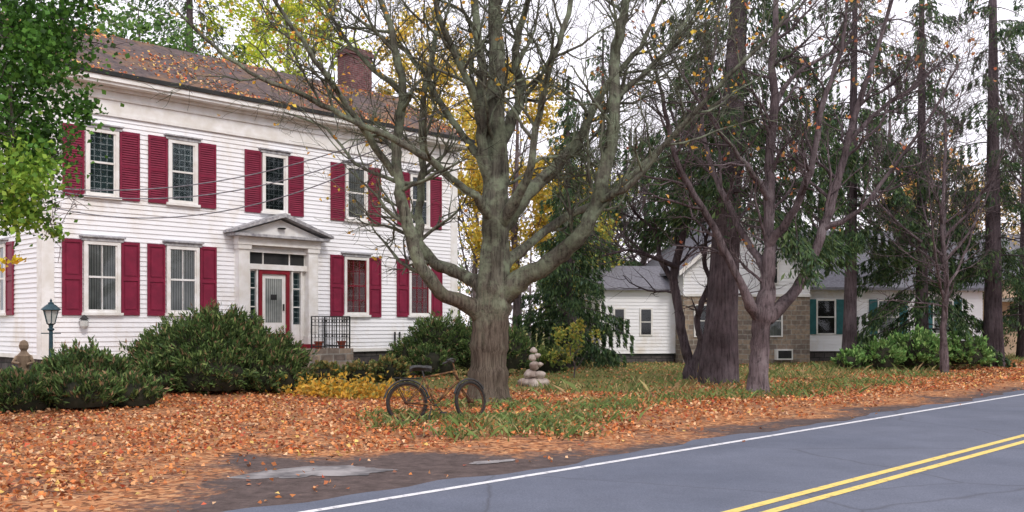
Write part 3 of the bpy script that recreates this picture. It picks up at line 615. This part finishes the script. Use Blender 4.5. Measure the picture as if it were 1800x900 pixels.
def bare_mesh(name,H,seed):
    acc=Acc(); tips=[]
    pts=[(0,0,-.1),(.05,0,H*.15),(-.05,.1,H*.3),(.1,0,H*.5),(.0,.1,H*.75),(.1,0,H)]; limb(acc,pts,[.42,.30,.25,.18,.11,.03],(6,4,0),tips,children=18,L=H*.22,start=.25)
    for i in range(8):
        an=i*2.4+random.random(); z0=H*random.uniform(.2,.5); r=H*random.uniform(.2,.34)
        limb(acc,[(0,0,z0),(math.cos(an)*r*.4,math.sin(an)*r*.4,z0+H*.1),(math.cos(an)*r*.75,math.sin(an)*r*.75,z0+H*.25),(math.cos(an)*r,math.sin(an)*r,z0+H*.45)],[.14,.10,.07,.02],(6,4,0),tips,children=10,L=H*.16)
    return acc.obj(name,M['bark_grey'],None,smooth=True)
bm1=bare_mesh('branches',13,1)
def inst(me,name,child,loc,rz,sc):
    e=empty(name,loc,rz); e.scale=(sc,sc,sc*1.0); o=bpy.data.objects.new(child,me); COL.objects.link(o); o.parent=e; return e
e0=empty('bare_tree',(20.4,35,0),.4); bm1.parent=e0
for x_,y_,r_,s_ in [(24,40,2.9,1.05),(7.5,55,.3,1.1),(16,50,4,1.2),(29,48,5,1.2),(-2,54,1,1.1),(12,58,2.2,1.3),(21,54,3.3,1.3),(15.2,34,3.0,.8),(10.5,48,5.2,1.15),(5.0,49,2.4,1.0)]: inst(bm1.data,'bare_tree','branches',(x_,y_,0),r_,s_)

# spruces
SP=[(.04,.085,.035),(.065,.12,.045),(.09,.15,.055),(.13,.19,.075),(.06,.10,.065)]
def spruce_parts(H,zb,R,nb,dens_,lean=(0,0),tr=.45,droop=.45,gap=.0):
    tk=Acc(); Cs=[];Ax=[]
    npt=10; tk.tube([(lean[0]*k/npt,lean[1]*k/npt,H*k/npt-.1) for k in range(npt+1)],[tr*(1.25 if k==0 else 1)*(1-.93*(k/npt)**1.0)+.01 for k in range(npt+1)],14)
    for i in range(nb):
        f=(i+random.random())/nb; z=zb+(H-zb)*f**1.15; az=i*2.399+random.uniform(-.4,.4); ln=R*((1-(z-zb)/(H-zb))**.75+.05)*random.uniform(.45,1.15)
        dx,dy=math.cos(az),math.sin(az); lx,ly=lean[0]*z/H,lean[1]*z/H; dr=droop*random.uniform(.5,1.4)
        tt=np.linspace(0,1,7); rr=tt*ln; zz=z+.12*ln*tt-dr*ln*tt**1.7+.12*ln*np.clip(tt-.75,0,1)*3
        tk.tube(np.column_stack([lx+dx*rr,ly+dy*rr,zz]),np.linspace(.012+.018*ln/ max(R,1),.006,7),4)
        if random.random()<gap: continue
        m=int(dens_*ln*ln/R*10)+20; t=rng.uniform(.12,1,m)**.8
        side=rng.normal(0,1,m)*.16*ln*(1.08-t)+rng.normal(0,.06,m)
        st_=np.round(t*ln/.28)*.28/ln; t=.45*t+.55*st_
        drop=rng.uniform(0,1,m)**1.5*(.30+.12*ln)*(.6+.6*np.abs(np.sin(st_*37)))
        cx=lx+dx*t*ln-dy*side; cy=ly+dy*t*ln+dx*side; cz=np.interp(t,tt,zz)-drop-.3*np.abs(side)
        Cs.append(np.column_stack([cx,cy,cz])); Ax.append(np.column_stack([dx*.45+rng.normal(0,.3,m)-dy*np.sign(side)*.35,dy*.45+rng.normal(0,.3,m)+dx*np.sign(side)*.35,-.8+rng.normal(0,.3,m)]))
    return tk,np.vstack(Cs),np.vstack(Ax)
def spruce(loc,H,zb,R,nb,d_,lean=(0,0),tr=.45,droop=.45,rz=0,name='spruce_tree',sz=1.0,gap=0):
    e=empty(name,loc,rz); tk,C,Ax=spruce_parts(H,zb,R,nb,d_,lean,tr,droop,gap)
    tk.obj('trunk_and_boughs',M['bark_spruce'],e,smooth=True); n=len(C)
    L=rng.uniform(.12,.28,n)*sz; quadmesh('needles',leafquads(C,L,L*rng.uniform(.18,.34,n),Ax),pal(n,SP,None,.4),M['needle'],e); return e
spruce((5.85,27.5,0),20,5.2,4.2,95,28,(1.1,0),.49,.5,gap=.25)
spruce((12.9,37,0),19,5.0,3.3,90,26,(.3,0),.26,.6,gap=.2)
spruce((16.1,38,0),20,1.5,3.0,95,26,(0,0),.26,.65,gap=.18)
spruce((18.9,38,0),21,3.6,3.2,85,26,(0,0),.36,.55,gap=.3)
spruce((2.2,38,0),11.5,.8,2.5,100,26,(0,0),.22,.35)
spruce((4.7,50,0),17,4.0,3.6,90,20,(0,0),.3,.5,gap=.15)
spruce((9.8,49,0),18,6.0,3.4,70,20,(0,0),.3,.5,gap=.3)
spruce((24.5,46,0),20,1.5,3.4,80,20,(0,0),.4,.5,gap=.35)
spruce((-14,42,0),21,2,5.0,90,18,(0,0),.4,.35,name='pine_tree',gap=.2)
spruce((-20,43,0),20,2,5.0,90,18,(0,0),.4,.35,name='pine_tree',gap=.2)

def leafy(name,loc,H,zb,R,Pl,n,leaf=.2,clumps=60,tr=.25,wts=None):
    e=empty(name,loc); acc=Acc(); tips=[]; limb(acc,[(0,0,-.1),(.05,.05,H*.2),(-.1,.1,H*.45),(.1,0,H*.7),(0,.1,H*.95)],[tr*2,tr*1.5,tr*1.1,tr*.6,.04],(4,0,0),tips,children=14,L=R*.9,maxlev=1,start=.2)
    acc.obj('trunk_and_branches',M['bark_grey'],e,smooth=True)
    cc=unit(clumps)*(rng.uniform(.25,1,(clumps,1))**.5); cc[:,:2]*=R; cc[:,2]=(zb+H)/2+cc[:,2]*(H-zb)/2
    idx=rng.integers(0,clumps,n); sg=R*.12*rng.uniform(.5,1.3,clumps); C=cc[idx]+rng.normal(size=(n,3))*sg[idx][:,None]
    quadmesh('leaves',leafquads(C,rng.uniform(.6,1.2,n)*leaf,rng.uniform(.5,.9,n)*leaf),pal(n,Pl,wts,.3),M['leaf'],e); return e
YP=[(.78,.56,.08),(.84,.66,.12),(.66,.42,.08),(.45,.42,.10)]
leafy('yellow_leaf_tree',(.2,42,0),14.0,3,2.6,YP,9500,.19,58)
leafy('yellow_leaf_tree',(-4.3,46,0),17,6,3.2,YP,8500,.2,60)
leafy('yellow_leaf_tree',(2.9,45,0),10,1.5,2.6,[(.6,.46,.08),(.35,.40,.10),(.25,.32,.08)],6500,.18,46)
leafy('yellow_green_tree',(-10.3,44,0),19,6,3.8,[(.58,.68,.07),(.66,.72,.08),(.34,.48,.06),(.75,.70,.1)],10500,.22,64)
leafy('green_leaf_tree',(-15.5,40,0),15.5,6,3.2,[(.12,.24,.06),(.20,.34,.08),(.08,.16,.05)],8000,.2,60)
leafy('orange_leaf_tree',(21.3,49,0),10.5,4,2.8,[(.80,.50,.18),(.70,.42,.15),(.72,.58,.26)],5500,.2,38)
leafy('orange_leaf_tree',(28.5,58,0),12,3,3.4,[(.75,.55,.25),(.66,.48,.22),(.50,.46,.2)],5000,.22,40)
leafy('sapling',(1.9,30,0),2.0,.3,.8,[(.22,.30,.07),(.32,.36,.08),(.5,.4,.08)],700,.12,16,tr=.03)
Cs=[];Cc=[]; tk=Acc()
for i in range(120):
    an=math.radians(-48+100*(i+random.random())/120); d=random.uniform(66,120); x=d*math.tan(an) if abs(an)<.9 else d*1.2; rt=x>2
    H=random.uniform(6,12.5) if rt else random.uniform(9,17); R=random.uniform(2.0,4.2)
    m=180 if rt else 240; c=unit(m)*rng.uniform(.3,1,(m,1)); c[:,:2]*=R; c[:,2]=H*.52+c[:,2]*H*.48; Cs.append(c+np.array([x,d,0]))
    base=[(.16,.21,.10),(.30,.24,.19),(.34,.30,.34),(.22,.24,.14),(.60,.42,.18),(.28,.24,.27)][random.randrange(6)]; Cc.append(np.array(base)*rng.uniform(.6,1.4,(m,1)))
    tk.tube([(x,d,0),(x+.2,d,H*.8)],[.2,.06],5)
BG=empty('background_trees'); C=np.vstack(Cs); L=rng.uniform(.3,.7,len(C)); quadmesh('foliage',leafquads(C,L,L*.5),np.clip(np.vstack(Cc),0,1),M['leaf'],BG); tk.obj('trunks',M['bark_grey'],BG)

GM=empty('green_maple_tree'); acc=Acc(); tips=[]; Kn=1700/13.
def Pn(px,py,dy): return ((px-900)/Kn,13+dy,(570-py)/Kn+1.7)
limb(acc,[(-9.4,13.2,-.1),(-9.35,13.2,.5),(-9.3,13.2,2.2),(-9.2,13.1,4),(-9.1,13,6.5),(-9,13,9),(-9,13,11)],[.7,.5,.44,.38,.28,.15,.04],(5,3,0),tips,children=10,L=2,start=.3)
for e_ in [Pn(110,60,0),Pn(60,200,.3),Pn(70,300,-.3),Pn(150,-20,.4),Pn(20,120,-.5),Pn(60,370,.2)]:
    e_=np.array(e_); b0=np.array([-9.2,13.1,min(max(e_[2]-.6,2.2),6)]); limb(acc,[b0,b0*.6+e_*.4+np.array([0,0,.4]),b0*.25+e_*.75+np.array([0,0,.3]),e_],[.16,.1,.06,.012],(4,3,0),tips,children=7,L=.8,start=.3)
acc.obj('trunk_and_branches',M['bark_grey'],GM,smooth=True)
Cs=[];Cc=[]
gp1=[(.06,.15,.025),(.09,.23,.04),(.13,.29,.05),(.04,.10,.022)]; gp2=[(.24,.42,.06),(.34,.50,.08),(.15,.30,.05)]
for px,py,r,n,g in [(30,30,75,1000,1),(92,50,52,700,1),(20,110,80,1000,1),(98,115,46,600,1),(30,190,70,900,1),(100,170,32,320,1),(70,240,44,550,1),(10,270,60,700,1),(64,308,50,650,2),(92,332,28,260,2),(60,380,30,360,2),(20,360,40,350,1),(70,402,14,70,2),(15,400,18,60,2),(150,5,30,240,1),(190,-15,35,250,1),(-60,100,120,1500,1),(-60,260,110,1300,1),(-150,0,160,1500,1),(-180,200,150,1200,1),(40,-60,110,900,1),(-250,-120,160,1200,1),(100,296,16,90,2),(18,468,16,40,3),(32,458,10,16,3),(-300,120,140,1000,1),(-420,-20,170,1400,1)]:
    c=np.array(Pn(px,py,random.uniform(-.6,.6))); C=c+rng.normal(size=(n,3))*(r/Kn/1.75)*np.array([1,1.5,1]); Cs.append(C)
    Cc.append(pal(n,gp1 if g==1 else gp2 if g==2 else [(.78,.62,.05),(.8,.52,.06)],None,.35))
C=np.vstack(Cs); n=len(C); ax=unit(n); ax[:,2]-=.5; L=rng.uniform(.055,.10,n); quadmesh('leaves',leafquads(C,L,L*rng.uniform(.7,1,n),ax),np.vstack(Cc),M['leaf'],GM)

# ---------------------------------------------------------------- shrubs
def bush(name,blobs,P_,n,L=(.09,.18),wf=.24,core=True,asp=None):
    cx=np.mean([b_[0] for b_ in blobs]); cy=np.mean([b_[1] for b_ in blobs]); e=empty(name,(cx,cy,0))
    Cs=[];Ax=[];Gr=[]; ck=Acc(); tot=sum(b_[3]*b_[4] for b_ in blobs)
    for bx,by,bz,r,h in blobs:
        m=int(n*r*h/tot); ns=max(40,m//40)
        us=unit(ns); us[:,2]=np.abs(us[:,2])*rng.choice([1,1,1,-.5],ns)
        rs=rng.uniform(.78,1.12,ns)+rng.exponential(.05,ns); idx=rng.integers(0,ns,m)
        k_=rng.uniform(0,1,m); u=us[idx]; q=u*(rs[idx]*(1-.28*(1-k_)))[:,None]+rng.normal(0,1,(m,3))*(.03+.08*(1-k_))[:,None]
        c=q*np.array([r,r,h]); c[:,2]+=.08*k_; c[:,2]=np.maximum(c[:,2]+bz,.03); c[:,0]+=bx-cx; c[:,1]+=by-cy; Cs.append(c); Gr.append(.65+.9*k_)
        Ax.append(u*.8+np.array([0,0,.5])+rng.normal(0,.5,(m,3)))
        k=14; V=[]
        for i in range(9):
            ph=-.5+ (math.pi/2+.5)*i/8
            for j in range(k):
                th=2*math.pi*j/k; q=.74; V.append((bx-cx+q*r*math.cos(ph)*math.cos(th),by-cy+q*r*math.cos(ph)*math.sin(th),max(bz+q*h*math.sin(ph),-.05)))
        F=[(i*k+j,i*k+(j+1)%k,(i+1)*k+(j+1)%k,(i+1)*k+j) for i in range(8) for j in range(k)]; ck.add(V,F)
    if core: ck.obj('dark_shade_core',M['core'],e,smooth=True)  # added solid shell, dark as bush shade, blocks the view through
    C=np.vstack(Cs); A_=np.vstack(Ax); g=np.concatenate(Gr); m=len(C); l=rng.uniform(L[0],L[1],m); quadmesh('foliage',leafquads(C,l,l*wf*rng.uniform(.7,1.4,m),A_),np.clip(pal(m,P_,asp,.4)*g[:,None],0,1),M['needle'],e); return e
YW=[(.04,.07,.025),(.06,.105,.03),(.095,.15,.045),(.16,.21,.07),(.22,.14,.08)]
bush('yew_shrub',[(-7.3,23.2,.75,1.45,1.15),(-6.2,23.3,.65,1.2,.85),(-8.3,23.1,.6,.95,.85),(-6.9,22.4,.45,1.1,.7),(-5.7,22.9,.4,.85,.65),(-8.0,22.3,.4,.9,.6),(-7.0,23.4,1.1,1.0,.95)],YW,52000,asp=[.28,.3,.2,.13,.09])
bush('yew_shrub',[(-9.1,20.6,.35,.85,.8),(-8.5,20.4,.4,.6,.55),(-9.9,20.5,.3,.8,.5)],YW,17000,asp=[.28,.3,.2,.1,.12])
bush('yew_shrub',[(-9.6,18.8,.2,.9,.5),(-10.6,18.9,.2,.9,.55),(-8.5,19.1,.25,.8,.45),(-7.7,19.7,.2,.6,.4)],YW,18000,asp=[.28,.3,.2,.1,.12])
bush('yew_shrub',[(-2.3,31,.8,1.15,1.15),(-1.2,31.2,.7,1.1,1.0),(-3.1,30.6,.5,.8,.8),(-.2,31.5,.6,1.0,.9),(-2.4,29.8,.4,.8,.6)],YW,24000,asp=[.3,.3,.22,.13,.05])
bush('garden_shrub',[(1.2,33,.3,.8,.6)],[(.16,.22,.06),(.24,.28,.08),(.09,.13,.04)],2500,(.1,.18),.5)
bush('garden_shrub',[(13.4,35.5,.4,.9,.7),(15.2,36.2,.5,1.1,.9),(17.0,36.5,.5,1,.8),(12.2,35,.3,.6,.4)],[(.09,.19,.05),(.14,.27,.08),(.24,.36,.12)],11000,(.1,.2),.4)
bush('garden_shrub',[(-5.0,25.9,.25,.5,.4),(-3.4,27.2,.3,.6,.45),(-4.2,26.6,.25,.5,.4)],[(.10,.14,.05),(.16,.2,.07),(.3,.22,.08)],5000,(.08,.14),.5)

# ---------------------------------------------------------------- lamp post
LP_=empty('lamp_post',(-10.25,21.5,0)); a=Acc()
a.lathe([(.12,0),(.12,.08),(.07,.14),(.055,.3),(.045,1.0),(.04,1.55),(.07,1.57),(.07,1.60),(.04,1.62),(.05,1.68),(.10,1.72)],14)
for j in range(6):
    an=j*math.pi/3; a.tube([(.09*math.cos(an),.09*math.sin(an),1.72),(.17*math.cos(an),.17*math.sin(an),2.02)],[.011,.011],4)
a.tube([(.175*math.cos(t_),.175*math.sin(t_),2.02) for t_ in np.linspace(0,2*math.pi,19)],[.014]*19,5)
a.lathe([(.21,2.02),(.20,2.04),(.10,2.13),(.06,2.15),(.06,2.18),(.02,2.2),(.025,2.23),(.006,2.27)],12); a.tube([(-.22,0,1.5),(.22,0,1.5)],[.012,.012],6); a.obj('post_and_cage',M['lamp_green'],LP_,smooth=False)
a=Acc(); a.lathe([(.08,1.73),(.155,2.015)],6); a.obj('lantern_glass',M['lampglass'],LP_)

GS=empty('garden_statue',(-10.55,20.9,0),.3); a=Acc(); a.box(-.16,.16,-.16,.16,0,.55); a.lathe([(.15,.55),(.14,.62),(.10,.75),(.14,.92),(.15,1.02),(.07,1.1),(.06,1.13),(.09,1.18),(.10,1.25),(.07,1.33),(.02,1.36)],14)
a.tube([(.13,0,1.0),(.2,-.06,.88),(.08,-.15,.84)],[.045,.038,.03],6,True); a.tube([(-.13,0,1.0),(-.2,-.06,.88),(-.05,-.15,.86)],[.045,.038,.03],6,True); a.obj('figure',M['wood'],GS)

CA=empty('stone_cairn',(.58,26,0)); a=Acc(); r_=random.Random(4)
for x_,y_,z_,q in [(-.2,0,.12,.2),(.2,.05,.12,.2),(0,-.15,.11,.18),(-.08,0,.36,.17),(.16,0,.34,.15),(.02,0,.58,.16),(.17,-.02,.62,.10),(-.03,0,.80,.12),(.1,0,.86,.10),(0,0,1.0,.11)]:
    ph=[r_.uniform(0,6) for _ in range(3)]
    V=[];k=12
    for i in range(9):
        la=-math.pi/2+math.pi*i/8
        for j in range(k):
            th=2*math.pi*j/k; rr=q*(1+.12*math.sin(2*th+ph[0])+.10*math.sin(3*la+ph[1])); V.append((x_+rr*math.cos(la)*math.cos(th),y_+rr*math.cos(la)*math.sin(th),z_+.72*rr*math.sin(la)))
    a.add(V,[(i*k+j,i*k+(j+1)%k,(i+1)*k+(j+1)%k,(i+1)*k+j) for i in range(8) for j in range(k)])
a.obj('stones',M['cobble'],CA,smooth=True)

GB=empty('trash_bin',(20.4,42,0),.3); a=Acc(); a.lathe([(.28,0),(.30,.1),(.34,.85),(.37,.86),(.37,.92),(.30,.98),(.08,1.04),(.05,1.08)],16); a.obj('bin',M['greenplastic'],GB)

# ---------------------------------------------------------------- bicycle
BK=empty('bicycle',(-1.72,15.9,float(gh(-1.7,15.9))-.0)); BK.rotation_euler=(math.radians(-7),0,math.radians(17))
def ring(acc,c,R,r,k=36,q=6,rot=0):
    acc.tube([(c[0]+R*math.cos(t_)*math.cos(rot),c[1]+R*math.cos(t_)*math.sin(rot),c[2]+R*math.sin(t_)) for t_ in np.linspace(0,2*math.pi,k+1)],[r]*(k+1),q)
ty=Acc(); sp=Acc(); fr=Acc(); bk=Acc()
for hx,rot in ((0,0),(1.08,.5)):
    k=36;q=8
    for R_,r_t,ac_ in ((.322,.028,ty),(.290,.013,sp)):
        V=[]
        for i in range(k):
            t_=2*math.pi*i/k
            for j in range(q):
                u_=2*math.pi*j/q; rr=R_+r_t*math.cos(u_); lx=rr*math.cos(t_); ly=r_t*math.sin(u_); lz=rr*math.sin(t_)
                V.append((hx+lx*math.cos(rot)-ly*math.sin(rot),lx*math.sin(rot)+ly*math.cos(rot),.347+lz))
        ac_.add(V,[(i*q+j,i*q+(j+1)%q,((i+1)%k)*q+(j+1)%q,((i+1)%k)*q+j) for i in range(k) for j in range(q)])
    for i in range(28):
        t_=2*math.pi*i/28; sd=.03*(-1)**i; sp.tube([(hx-sd*math.sin(rot),sd*math.cos(rot),.347),(hx+.29*math.cos(t_)*math.cos(rot),.29*math.cos(t_)*math.sin(rot),.347+.29*math.sin(t_))],[.003,.003],3)
    sp.tube([(hx+.06*math.sin(rot),-.06*math.cos(rot),.347),(hx-.06*math.sin(rot),.06*math.cos(rot),.347)],[.03,.03],8,True)
BBp=(.47,0,.30); SC=(.30,0,.76); HT=(.84,0,.86); HB=(.88,0,.70)
for a_,b_,r_t in ((BBp,SC,.018),(SC,HT,.017),(BBp,HB,.021),(HT,HB,.022)): fr.tube([a_,b_],[r_t,r_t],8,True)
for s_ in (-.05,.05):
    fr.tube([(0,s_,.347),(.2,s_*.8,.56),SC],[.011]*3,6); fr.tube([(0,s_,.347),(.47,s_*.5,.30)],[.012]*2,6)
    fr.tube([(.88,s_*.8,.68),(.97,s_,.50),(1.08,s_,.347)],[.016,.014,.011],6)
fr.tube([(.86,0,.70),(.80,0,1.0)],[.014,.014],6)
bk.tube([(.66,-.28,1.02),(.74,-.22,1.05),(.82,-.08,1.03),(.80,0,1.0),(.84,.08,1.03),(.80,.22,1.05),(.74,.30,1.02)],[.014]*7,6); bk.tube([(.63,-.30,1.01),(.72,-.24,1.045)],[.021,.021],6,True); bk.tube([(.70,.32,1.01),(.79,.24,1.045)],[.021,.021],6,True)
bk.tube([SC,(.26,0,.90)],[.014,.014],6)
V=[];pf=[(.06,.03,.90),(.11,.11,.92),(.20,.115,.925),(.28,.075,.915),(.36,.035,.915),(.43,.02,.905)]
for x_,w_,z_ in pf: V+=[(x_,-w_,z_),(x_,0,z_+.045),(x_,w_,z_),(x_,0,z_-.055)]
bk.add(V,[(i*4+j,i*4+(j+1)%4,i*4+4+(j+1)%4,i*4+4+j) for i in range(5) for j in range(4)]+[(0,1,2,3),(20,21,22,23)])
for zz in (.02,.0): bk.tube([(.47,-.05-zz,.30),(.47,.05,.30)],[.02,.02],8,True)
ring(sp,(.47,-.055,.30),.095,.008,20,5); bk.tube([(.47,-.07,.30),(.58,-.075,.17)],[.009,.009],5,True); bk.tube([(.47,.07,.30),(.36,.075,.43)],[.009,.009],5,True)
bk.box(.53,.63,-.16,-.08,.155,.18); bk.box(.31,.41,.08,.16,.42,.445)
bk.tube([(.47,-.055,.395),(.0,-.055,.385)],[.006,.006],4); bk.tube([(.47,-.055,.205),(.0,-.055,.31)],[.006,.006],4)
for hx,a0,a1 in ((0,.2,2.9),(1.08,.6,2.8)):
    pts=[(hx+.378*math.cos(t_)*math.cos(.5 if hx else 0),.378*math.cos(t_)*math.sin(.5 if hx else 0),.347+.378*math.sin(t_)) for t_ in np.linspace(a0,a1,16)]; bk.tube(pts,[.018]*16,5)
for s_ in (-.06,.06): bk.tube([(.24,s_,.74),(-.22,s_,.76),(-.02,s_,.347)],[.008]*3,4)
for q_ in (-.2,-.1,0,.1): bk.tube([(q_,-.06,.755),(q_,.06,.755)],[.006]*2,4)
bk.tube([(.40,-.05,.28),(.30,-.26,.03)],[.010,.010],5)
ty.obj('tyres',M['rubber'],BK,True); sp.obj('rims_and_spokes',M['rust'],BK,True); fr.obj('frame',M['biketan'],BK,True); bk.obj('saddle_bars_and_fittings',M['iron'],BK,False)

# overhead cables
OC=empty('overhead_cable'); a=Acc()
for p,q,sg in [((-11.4,23.6,5.0),(-2.0,20.4,5.75),1.4),((-11.4,23.6,4.6),(-2.0,20.4,5.6),1.7),((-11.4,23.6,5.05),(-.6,20.3,6.6),1.5)]:
    p=np.array(p);q=np.array(q); a.tube([p+(q-p)*t_-np.array([0,0,sg*4*t_*(1-t_)*.5]) for t_ in np.linspace(0,1,30)],[.014]*30,5)
a.obj('cables',M['wire'],OC)

# ---------------------------------------------------------------- world, sun, camera
w=bpy.data.worlds.new('World'); scene.world=w; w.use_nodes=True; nt=w.node_tree; bg=nt.nodes['Background']
sk=nt.nodes.new('ShaderNodeTexSky'); sk.sky_type='NISHITA'; sk.sun_disc=False; sk.sun_elevation=math.radians(42); sk.sun_rotation=math.radians(150); sk.dust_density=3; sk.air_density=1.2
hs=nt.nodes.new('ShaderNodeHueSaturation'); hs.inputs['Saturation'].default_value=.45; nt.links.new(sk.outputs[0],hs.inputs['Color'])
nt.links.new(mixc(nt,.78,hs.outputs[0],(10.8,10.4,11.2)),bg.inputs['Color']); bg.inputs['Strength'].default_value=.15
sd=bpy.data.lights.new('sun','SUN'); sd.energy=1.5; sd.angle=math.radians(11); sd.color=(1,.93,.84); so=bpy.data.objects.new('sun',sd); COL.objects.link(so)
so.rotation_euler=Vector((-.37,.66,-.68)).to_track_quat('-Z','Y').to_euler(); so.location=(10,-20,30)
cd=bpy.data.cameras.new('camera'); co_=bpy.data.objects.new('camera',cd); COL.objects.link(co_); cd.sensor_width=36; cd.lens=34; cd.shift_y=120/1800; cd.clip_end=1500; cd.clip_start=.1
co_.location=(0,0,1.7); co_.rotation_euler=(math.radians(90),0,0); scene.camera=co_
scene.view_settings.view_transform='Standard'; scene.view_settings.look='None'; scene.view_settings.exposure=0
